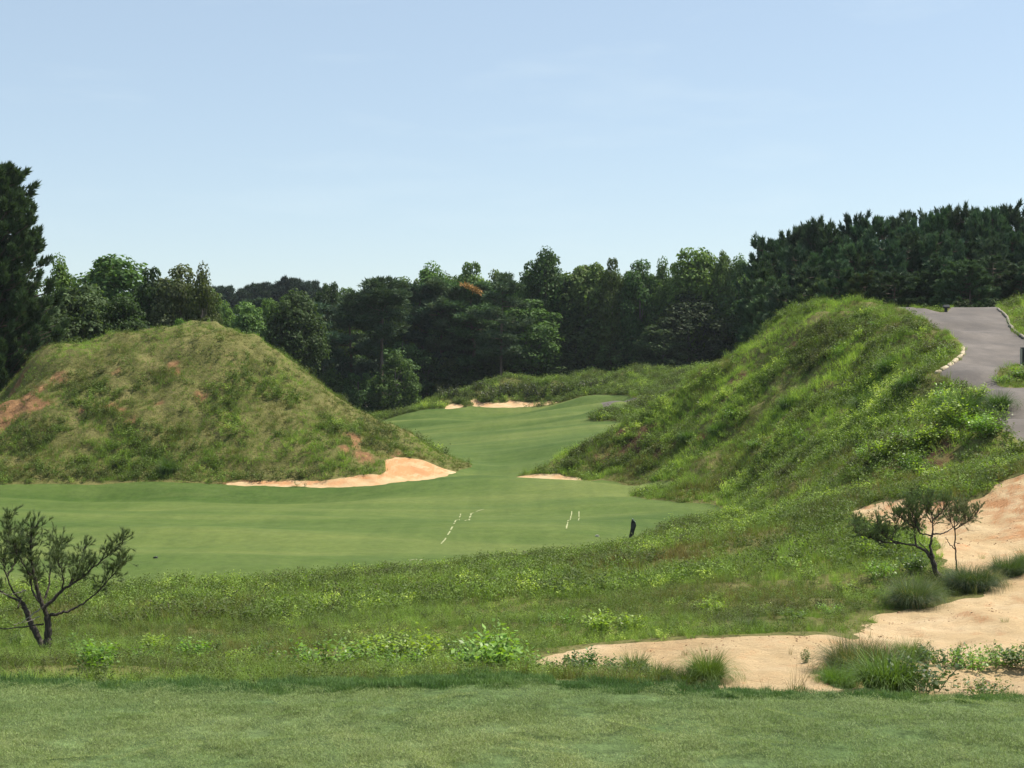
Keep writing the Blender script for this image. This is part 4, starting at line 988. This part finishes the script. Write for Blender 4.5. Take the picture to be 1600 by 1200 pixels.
put_tussock(1388,1076,.35,'fine green tuft between the largest tussock and the dark leaved weed', 57, (.095,.165,.04), 220, .14)
for i_, (px, py, h) in enumerate(((1505,655,1.3),(1120,680,1.0),(1560,640,.9),(1420,610,1.0),(1230,640,1.0),(1390,580,1.0),(262,740,1.3),(1075,690,1.0),(1350,640,1.1))):
    put_tussock(px, py, h, ('tall dark rush clump near the lower bend of the cart path','bright grass clump below the shade-darkened soil scar on the right mound','tall grass clump against the lower cart path','tall grass clump halfway up the right mound below the path edging',
                 'tall grass clump in the middle of the right mound face','rank grass clump left of the path edging stones','dark tall clump at the foot of the left mound','pale grass clump beside the soil scar of the right mound','tall green clump on the slope left of the bright weeds')[i_], 80+i_, (.07,.14,.03) if i_ % 2 else (.06,.115,.03), 170, .3, wd=.022)

def weed_mesh(seed, n, h, rad, L, up=.6):
    """stems with broad leaves"""
    r = np.random.default_rng(seed); lf = MB(); st = MB(); ns = max(4, n//10); i = 0
    for s in range(ns):
        a = r.uniform(0, 6.283); q = rad*math.sqrt(r.uniform()); hh = h*r.uniform(.55, 1.1)*(1-.35*q/rad)
        b0 = np.array([q*.35*math.cos(a), q*.35*math.sin(a), 0]); e = np.array([q*math.cos(a), q*math.sin(a), hh])
        m_ = (b0+e)/2 + (0,0,hh*.1); st.add(*tube([b0, m_, e], [.0035,.003,.0015], 4))
        m = 30; t = r.uniform(.2, 1.05, m); P = np.stack([np.interp(t, [0,.5,1], [b0[k], m_[k], e[k]]) for k in range(3)], 1)
        aa = r.uniform(0, 6.283, m); D = np.stack([np.cos(aa), np.sin(aa), r.uniform(-.1,.7,m)], 1); D /= np.linalg.norm(D, axis=1)[:,None]
        P = P + r.normal(0, L*.5, (m,3)); P[:,2] = np.abs(P[:,2]); N = np.stack([-D[:,0]*D[:,2], -D[:,1]*D[:,2], 1-D[:,2]**2], 1) + r.normal(0,.35,(m,3)); N /= np.linalg.norm(N, axis=1)[:,None]
        Ls = L*r.uniform(.6,1.25,m)*(1.15-.4*t); lf.add(*leaves_dir(P, D, N, Ls, Ls*.55))
    return st, lf
STEM = m_plain('weed_stem', (.10,.12,.045), .7)
WM = []
for s_, (n, h, rd, L) in enumerate(((150,.30,.26,.055),(220,.34,.30,.06),(110,.42,.20,.05),(180,.26,.34,.045),(70,.5,.12,.05))):
    st, lf = weed_mesh(500+s_, n, h, rd, L); WM.append((st.mesh('stems', [STEM]), lf.mesh('leaves', [WEED])))
YG = (.20,.29,.05); BG = (.14,.25,.045); DG = (.045,.085,.022)
def weed(px, py, kind, size, col, label, group=None, cat='weed', name='leafy_weed'):
    b = gh(px, py); r = np.random.default_rng(int(px*7+py)); sm, lm = WM[kind]
    o = thing(name, label, cat, (b[0], b[1], b[2]-.02), group, r.uniform(0,6.28), (size,size,size*r.uniform(.9,1.15)))
    link('stems', sm, o); l_ = link('leaves', lm, o); l_.color = (*(np.array(col)*r.uniform(.9,1.1)), 1); return o
weed(768,1058,1,1.47,(.17,.29,.06),'brightest pale green broad leaved weed on the bank behind the tee')
weed(745,1052,0,1.12,BG,'smaller weed joined to the left side of the brightest pale green one')
weed(803,1056,1,1.12,(.15,.26,.055),'broad leaved weed joined to the right side of the brightest one')
weed(505,1048,3,1.40,BG,'rounded leafy weed, leftmost of the row behind the tee fringe')
weed(560,1042,1,1.19,YG,'yellow green weed second in the row behind the tee fringe')
weed(598,1038,1,1.33,YG,'tallest yellow green weed in the middle of the row behind the tee fringe')
weed(650,1036,0,1.40,YG,'upright yellow green weed at the right end of that row')
weed(628,1050,3,1.12,BG,'low green weed in front of the tallest yellow green one')
weed(885,1058,3,1.0,DG,'dark leaved weed patch left of the near sand edge'); weed(915,1054,1,.95,(.07,.14,.03),'leafy weed overhanging the near edge of the sand'); weed(945,1056,3,.95,(.07,.13,.03),'low leafy weed right of the one overhanging the sand'); weed(975,1060,3,.85,DG,'dark low weed at the foot of the thin upright tuft')
weed(938,990,1,1.1,YG,'bright weed left of a pair in the grass above the left tip of the sand'); weed(985,988,1,.95,YG,'bright weed right of a pair in the grass above the left tip of the sand')
weed(885,985,2,.9,BG,'slim weed left of the bright pair above the sand tip'); weed(858,980,2,.8,BG,'second slim weed, farthest left above the sand tip')
weed(905,932,3,1.2,YG,'low yellow green weed in the middle of the rough'); weed(945,922,3,1.2,YG,'wider yellow green weed patch in the middle of the rough'); weed(975,918,3,.9,YG,'small weed between two yellow green patches in the rough'); weed(1035,915,3,1.2,YG,'yellow green weed patch rightmost in the middle of the rough')
weed(452,1000,4,.9,YG,'thin tall yellow weed standing alone in the left rough'); weed(462,972,4,.8,YG,'thin yellow weed behind the lone tall one in the left rough')
weed(1440,1080,3,.95,DG,'dark glossy leaved weed at the near edge of the sand'); weed(1520,1048,3,1.2,BG,'bright low weed in the strip of plants on the sand'); weed(1560,1042,3,1.2,BG,'bright low weed near the right end of the strip on the sand')
weed(1480,1040,3,1.1,(.07,.12,.03),'dull green weed at the left part of the strip on the sand'); weed(1600,1040,3,1.3,(.06,.11,.028),'dull green weed where the strip on the sand meets the right edge'); weed(1450,1034,2,.7,DG,'dark small weed starting the strip on the sand')
weed(1540,1088,3,.5,(.08,.13,.03),'tiny weed on the sand beside the tee fringe'); weed(1262,1036,2,.5,(.08,.12,.03),'tiny dark weed on the sand left of the largest tussock')
weed(1048,836,4,1.9,YG,'bright weed just right of the black slanted post'); weed(1150,806,3,2.2,YG,'bright weed at the right tip of the near fairway'); weed(1380,905,3,1.5,BG,'leafy weed at the foot of the long limb of the leaning pine'); weed(1430,895,1,1.2,(.07,.12,.035),'leafy weed under the leaning gnarled pine')
weed(1365,868,3,1.5,YG,'bright weed left of the leaning gnarled pine')
gw = 'weeds among the grass below the tee'
rw = np.random.default_rng(91)
for px, py in ((120,1030),(95,1012),(30,1015),(215,1040),(240,1020),(300,1036),(330,1022),(372,1040),(400,1030),(420,1046),(690,1046),(710,1030),(150,1045),(1240,970),(1190,955),(1300,960),(1110,960),(1260,905),(1320,925)):
    weed(px, py, int(rw.integers(0,4)), rw.uniform(.6,1.0), (BG, YG, (.09,.15,.03))[int(rw.integers(0,3))], 'small leafy weed half hidden in the grass below the tee', gw)
gm = 'bright weeds on the right mound'
for px, py, k_, s_ in ((1478,640,2,2.6),(1490,665,1,2.4),(1520,672,0,2.4),(1540,680,1,2.2),(1460,690,0,2.2),(1445,700,1,2.0),(1410,690,3,2.0),(1318,620,2,2.4),(1310,560,2,2.6),(1100,640,0,2.4),(1180,700,0,2.0),(1350,720,0,2.0),(1385,715,1,2.0),(1430,740,1,1.9),(1450,748,3,2.0),(1140,655,0,2.6),(1370,515,0,2.2),(1060,730,3,2.2),(1345,530,2,2.2),(1255,690,0,2.0),(1500,690,3,2.0),(1530,625,1,2.0)):
    weed(px, py, k_, s_, (BG, YG, (.11,.2,.04))[int(rw.integers(0,3))], 'bright leafy weed growing on the face of the right mound', gm)
weed(1562,664,2,2.0,(.13,.2,.06),'pale flowering weed beside the lower cart path')
b = gh(1588,603); o = thing('roadside_shrub', 'rounded light green shrub between the two branches of the cart path', 'shrub', (b[0]+.5, b[1]+.6, b[2]-.05)); sm, lm = WM[1]
for nm_, m_ in (('stems', sm), ('leaves', lm)): c_ = link(nm_, m_, o); c_.color = (.13,.22,.05,1)
o.scale = (3.4, 2.6, 2.9)
weed(1566,598,3,1.8,BG,'low sprawling weed at the left foot of the shrub between the path branches')
FK = [(697,622,3.6),(690,616,3.2),(762,628,3.4),(776,622,3.8),(790,614,3.0),(830,620,3.6),(845,618,3.8),(865,614,3.6),(890,612,3.2),(722,624,2.6),(808,618,3.0),(915,608,3.2),(940,606,3.0),(750,608,2.6)]
for px, py, s_ in FK:
    x, y = G(px, py, 150); r = np.random.default_rng(int(px)); sm, lm = WM[3]
    o = thing('knoll_shrub', 'dark shaggy shrub on the far knoll above the bunkers', 'shrub', (x, y, float(base_h(np.array([x]), np.array([y]))[0])-.1), 'shrubs on the far knoll', r.uniform(0,6.28), (s_*1.7, s_*1.2, s_*2.2))
    link('stems', sm, o); c_ = link('leaves', lm, o); c_.color = (*(np.array((.036,.050,.019))*r.uniform(.7,1.5)), 1)

# ------------------------------------------------------------------ posts, markers, edging
BLACK = m_plain('black_paint', (.012,.012,.014), .45, .3); DKGREY = m_plain('dark_plate', (.035,.037,.045), .4, .3); WHITE = m_plain('pale_cap', (.62,.66,.50), .6, .1)
STONE = m_plain('pale_stone', (.36,.30,.21), .9, .3, 6); LOG = m_bark('weathered_log', (.12,.10,.08), (.34,.30,.25)); COVER = m_plain('sprinkler_cover', (.03,.032,.028), .7, .3); SHADECOVER = m_plain('pale_cover', (.30,.30,.24), .7, .2)
import bmesh
def prism(outline, th, bev=.006):
    """outline in x,z, extruded along y"""
    bm = bmesh.new(); vs = [bm.verts.new((x, -th/2, z)) for x, z in outline]; f_ = bm.faces.new(vs)
    e_ = bmesh.ops.extrude_face_region(bm, geom=[f_]); bmesh.ops.translate(bm, verts=[v for v in e_['geom'] if isinstance(v, bmesh.types.BMVert)], vec=(0, th, 0))
    bmesh.ops.recalc_face_normals(bm, faces=bm.faces[:])
    if bev: bmesh.ops.bevel(bm, geom=bm.edges[:], offset=bev, segments=2, affect='EDGES')
    bmesh.ops.triangulate(bm, faces=bm.faces[:]); bm.verts.index_update()
    Vv = np.array([v.co[:] for v in bm.verts]); ff = np.array([[v.index for v in x.verts] for x in bm.faces]); bm.free(); return Vv, ff
def one(name, parts, mat, parent, label=None):
    mb = MB()
    for p in parts: mb.add(*p)
    o = link(name, mb.mesh(name, [mat]), parent)
    if label: o['label'] = label
    return o
# black slanted post at the fairway edge
b = gh(985, 840); k = b[1]/F*1.1; o = thing('yardage_post', 'black slanted post with a slanted pale top at the edge of the near fairway', 'post', tuple(b))
one('post_body', [prism([((x-984)*k, (842-y)*k) for x, y in ((980.5,848),(987.0,848),(989.4,833),(992.2,824.5),(990.6,819.5),(986.3,815.3),(985.0,820.5),(984.5,829))], .15)], BLACK, o)
one('top_cap', [prism([((x-984)*k, (842-y)*k) for x, y in ((986.4,815.6),(990.8,819.9),(991.2,818.9),(987.2,814.4))], .14, .002)], WHITE, o)
one('number_plate', [prism([((x-984)*k, (842-y)*k) for x, y in ((985.4,829),(989.0,829),(990.6,822),(986.6,821))], .02, .003)], DKGREY, o).location = (0, -.088, 0)
# low black sign by the path crest
b = gh(1478, 487); k = b[1]/F; o = thing('path_sign', 'low black sign with a wide slanted head on the grass by the path crest', 'sign', tuple(b))
one('sign_post', [box(0, 0, 2.5*k, 4*k, .1, 7.5*k, .008)], BLACK, o)
h_ = one('sign_head', [box(0, 0, 0, 10*k, .16, 4.5*k, .012)], DKGREY, o); h_.location = (.02, -.02, 8*k); h_.rotation_euler = (R(-28), 0, 0)
# black box at the right edge
b = gh(1598, 569); k = b[1]/F; o = thing('path_box', 'tall black box with a pale side standing beside the cart path at the right edge', 'box', tuple(b))
one('box_body', [box(5*k, 0, 12*k, 14*k, .25, 25*k, .015)], BLACK, o); one('side_strip', [box(-2.6*k, -.01, 12*k, 1.2*k, .23, 24*k, .004)], SHADECOVER, o); one('box_lid', [box(5*k, 0, 25.4*k, 15*k, .28, 1.5*k, .008)], DKGREY, o)
def sprinkler(px, py, w_, label, mat=COVER, near=0):
    x, y = G(px, py, near); z = float(height(np.array([x]), np.array([y]))[0]); o = thing('sprinkler_head', label, 'sprinkler', (x, y, z))
    t_ = np.linspace(0, 2*np.pi, 15)[:-1]
    one('cap', [prism([(w_*.5*math.cos(a), w_*.22*math.sin(a)+w_*.16) for a in t_], w_*.9, w_*.05)], mat, o)
    one('rim', [tube([(0,0,-.02),(0,0,.015)], [w_*.62, w_*.58], 16)], mat, o)
sprinkler(243, 872, .14, 'small dark lump on the near fairway, right of the left gnarled pine')
sprinkler(611, 665, .34, 'small dark lump on the far fairway beside the slope of the left mound', COVER, 110)
sprinkler(933, 838, .15, 'small pale edged cover lying in the near fairway left of the black post', SHADECOVER)
# chalky streaks of sand on the near fairway
def streak(pts, wd, label, seed):
    r = np.random.default_rng(seed); mb = MB(); Q = [G(*p) for p in pts]; L = []
    for (x0, y0), (x1, y1) in zip(Q[:-1], Q[1:]):
        n = max(2, int(math.hypot(x1-x0, y1-y0)/.3))
        for i in range(n): L.append((x0+(x1-x0)*i/n, y0+(y1-y0)*i/n))
    L = np.array(L); L = L + np.stack([(fbm(L[:,1], 0*L[:,1]+seed, 1.5, 2, 7)-.5)*.05, 0*L[:,1]], 1); d = np.gradient(L, axis=0); d /= np.linalg.norm(d, axis=1)[:,None]+1e-9
    w_ = wd*(.25+1.1*fbm(L[:,1], 0*L[:,1]+seed*3, .9, 2, 8))[:,None]; nn = np.stack([-d[:,1], d[:,0]], 1)
    A = L+nn*w_; B = L-nn*w_; z = lambda q: height(q[:,0], q[:,1])+.012
    Vv = np.stack([np.c_[A, z(A)], np.c_[B, z(B)]], 1).reshape(-1,3); i = np.arange(len(L)-1)*2; i = i[fbm(L[:-1,1], 0*L[:-1,1]+seed*7, .8, 2, 9) > .36]
    mb.add(Vv, np.stack([i, i+1, i+3, i+2], 1)); o = link('sand_streak', mb.mesh('sand_streak', [STREAK])); tag(o, label, 'sand streak', kind='structure')
STREAK = m_plain('streak_sand', (.25,.27,.13), .9, .25, 4)
streak([(720,803),(710,818),(702,832),(688,852)], .032, 'long pale streak of sand running up the near fairway', 1)
streak([(727,814),(736,803),(748,798),(761,795)], .04, 'hooked pale streak of sand on the near fairway', 2)
streak([(893,799),(891,812),(885,828),(884,838)], .03, 'straight pale streak of sand on the right of the near fairway', 3)
streak([(905,799),(905,806),(904,814)], .03, 'short pale streak of sand right of the straight one', 4)
streak([(640,876),(650,874),(654,877)], .035, 'faint pale mark at the near edge of the fairway', 5); streak([(655,876),(664,873)], .035, 'second faint pale mark at the near edge of the fairway', 6)
# edging of the path
def stone_mesh(seed, l, w_, h):
    bm = bmesh.new(); bmesh.ops.create_icosphere(bm, subdivisions=3, radius=.5); r = np.random.default_rng(seed); o_ = r.uniform(0, 50)
    for v in bm.verts:
        c_ = v.co; q = 1+.35*(float(vn(c_.x*2.2+o_, c_.y*2.2+c_.z*1.7, seed))-.5); m_ = max(abs(c_.x), abs(c_.y), abs(c_.z)); q *= (.5/m_)**.55*.9 if m_ else 1
        v.co = (c_.x*q*l, c_.y*q*w_, c_.z*q*h)
    me = bpy.data.meshes.new('edging_stone'); bm.to_mesh(me); bm.free(); me.materials.append(STONE)
    for p in me.polygons: p.use_smooth = True
    return me
def along(pts, fn):
    Q = [gh(*p) for p in pts]
    for i, (a, b_) in enumerate(zip(Q[:-1], Q[1:])): fn(i, a, b_)
def stone(i, a, b_):
    m_ = (a+b_)/2; o = link('edging_stone', stone_mesh(i, np.linalg.norm(b_-a)*.95, .22, .22)); o.location = tuple(m_+(0,0,.02)); o.rotation_euler = (0, -math.asin(np.clip((b_-a)[2]/np.linalg.norm(b_-a),-1,1)), math.atan2(b_[1]-a[1], b_[0]-a[0]))
    tag(o, ('lowest pale edging stone at the inner bend of the cart path','long bright edging stone second from the bottom of the inner path bend','third pale edging stone up the inner bend of the cart path','fourth pale edging stone up the inner path bend','small edging stone near the outermost point of the inner bend','edging stone at the outermost point of the inner path bend','topmost pale edging stone at the inner bend of the cart path')[i], 'edging stone', 'stones edging the inner bend of the cart path')
along([(1461,585),(1470,580),(1481,573),(1489,568),(1496,562),(1503,556),(1505,550),(1504,544)], stone)
def log(i, a, b_):
    n = 7; t = np.linspace(0,1,n)[:,None]; P = a+(b_-a)*t; r = np.random.default_rng(i); c0 = (a+b_)/2; P = P - c0 + (0,0,.05) + r.normal(0,.012,(n,3))
    mb = MB(); mb.add(*tube(P, np.r_[.02,.075,.08,.075,.08,.075,.02], 9)); o = link('edging_log', mb.mesh('edging_log', [LOG], True)); o.location = tuple(c0)
    tag(o, ('grey edging log at the crest end of the outer path edge','second grey edging log down from the path crest','third grey edging log, where the outer path edge turns','fourth grey edging log along the outer path edge','fifth grey edging log, below the turn of the outer path edge','lowest grey edging log on the outer path edge, by the right border')[i], 'edging log', 'logs edging the outer side of the cart path')
along([(1558,483),(1567,489),(1575,498),(1577,507),(1584,517),(1593,524),(1603,530)], log)
# ------------------------------------------------------------------ camera, sun, sky
cam = bpy.data.cameras.new('camera'); cam.sensor_width = 36; cam.lens = F/1600*36; cam.clip_end = 12000; cam.clip_start = .05
co = bpy.data.objects.new('camera', cam); COL.objects.link(co); co.location = (0, 0, EYE); co.rotation_euler = (R(90), 0, 0)
scene.camera = co
AZ, EL = R(70), R(59)     # sun: clockwise from the view direction, above the horizon
sd = Vector((math.sin(AZ)*math.cos(EL), math.cos(AZ)*math.cos(EL), math.sin(EL)))
sl = bpy.data.lights.new('sun', 'SUN'); sl.energy = 5.0; sl.angle = R(.53); sl.color = (1, .92, .78)
so = bpy.data.objects.new('sun', sl); COL.objects.link(so); so.rotation_euler = (-sd).to_track_quat('-Z', 'Y').to_euler(); so.location = (60, 40, 80)
w = bpy.data.worlds.new('World'); scene.world = w; w.use_nodes = True
nt = w.node_tree; nt.nodes.clear()
out = nt.nodes.new('ShaderNodeOutputWorld'); bg = nt.nodes.new('ShaderNodeBackground')
sky = nt.nodes.new('ShaderNodeTexSky'); sky.sky_type = 'NISHITA'; sky.sun_disc = False
sky.sun_elevation = EL; sky.sun_rotation = AZ; sky.air_density = 1.0; sky.dust_density = .6; sky.ozone_density = 1.4; sky.altitude = 100
bg.inputs['Strength'].default_value = .085
# thin veil of summer haze and a few faint wisps of cloud in the sky itself
tc = nt.nodes.new('ShaderNodeTexCoord'); mp = nt.nodes.new('ShaderNodeMapping'); mp.inputs['Scale'].default_value = (3.2, 3.2, 17); nt.links.new(tc.outputs['Generated'], mp.inputs[0])
nz = nt.nodes.new('ShaderNodeTexNoise'); nz.inputs['Scale'].default_value = 2.1; nz.inputs['Detail'].default_value = 7; nz.inputs['Roughness'].default_value = .55; nt.links.new(mp.outputs[0], nz.inputs['Vector'])
cr = nt.nodes.new('ShaderNodeValToRGB'); cr.color_ramp.elements[0].position = .55; cr.color_ramp.elements[0].color = (.30,.30,.30,1); cr.color_ramp.elements[1].position = .78; cr.color_ramp.elements[1].color = (.42,.42,.42,1)
nt.links.new(nz.outputs['Fac'], cr.inputs[0])
mxw = nt.nodes.new('ShaderNodeMix'); mxw.data_type = 'RGBA'; nt.links.new(cr.outputs[0], mxw.inputs['Factor']); nt.links.new(sky.outputs[0], mxw.inputs['A']); mxw.inputs['B'].default_value = (5.9, 6.85, 7.2, 1)
nt.links.new(mxw.outputs['Result'], bg.inputs['Color']); nt.links.new(bg.outputs[0], out.inputs['Surface'])
scene.view_settings.view_transform = 'Standard'; scene.view_settings.look = 'None'; scene.view_settings.exposure = .75; scene.view_settings.gamma = 1

# summer haze
V_, f_ = box(0, 0, 0, 11000, 11000, 60); hz = V_.copy(); hz[:,2] += 12
m = bpy.data.materials.new('haze_air'); m.use_nodes = True; nt = m.node_tree; nt.nodes.clear()
o_ = nt.nodes.new('ShaderNodeOutputMaterial'); pv = nt.nodes.new('ShaderNodeVolumePrincipled'); pv.inputs['Color'].default_value = (.80,.90,1,1); pv.inputs['Density'].default_value = .00009; pv.inputs['Anisotropy'].default_value = .2
nt.links.new(pv.outputs[0], o_.inputs['Volume'])
tag(link('haze', mesh_from('haze', hz, [f_], [m])), 'thin bluish summer haze filling the air over the course', 'haze', kind='stuff')
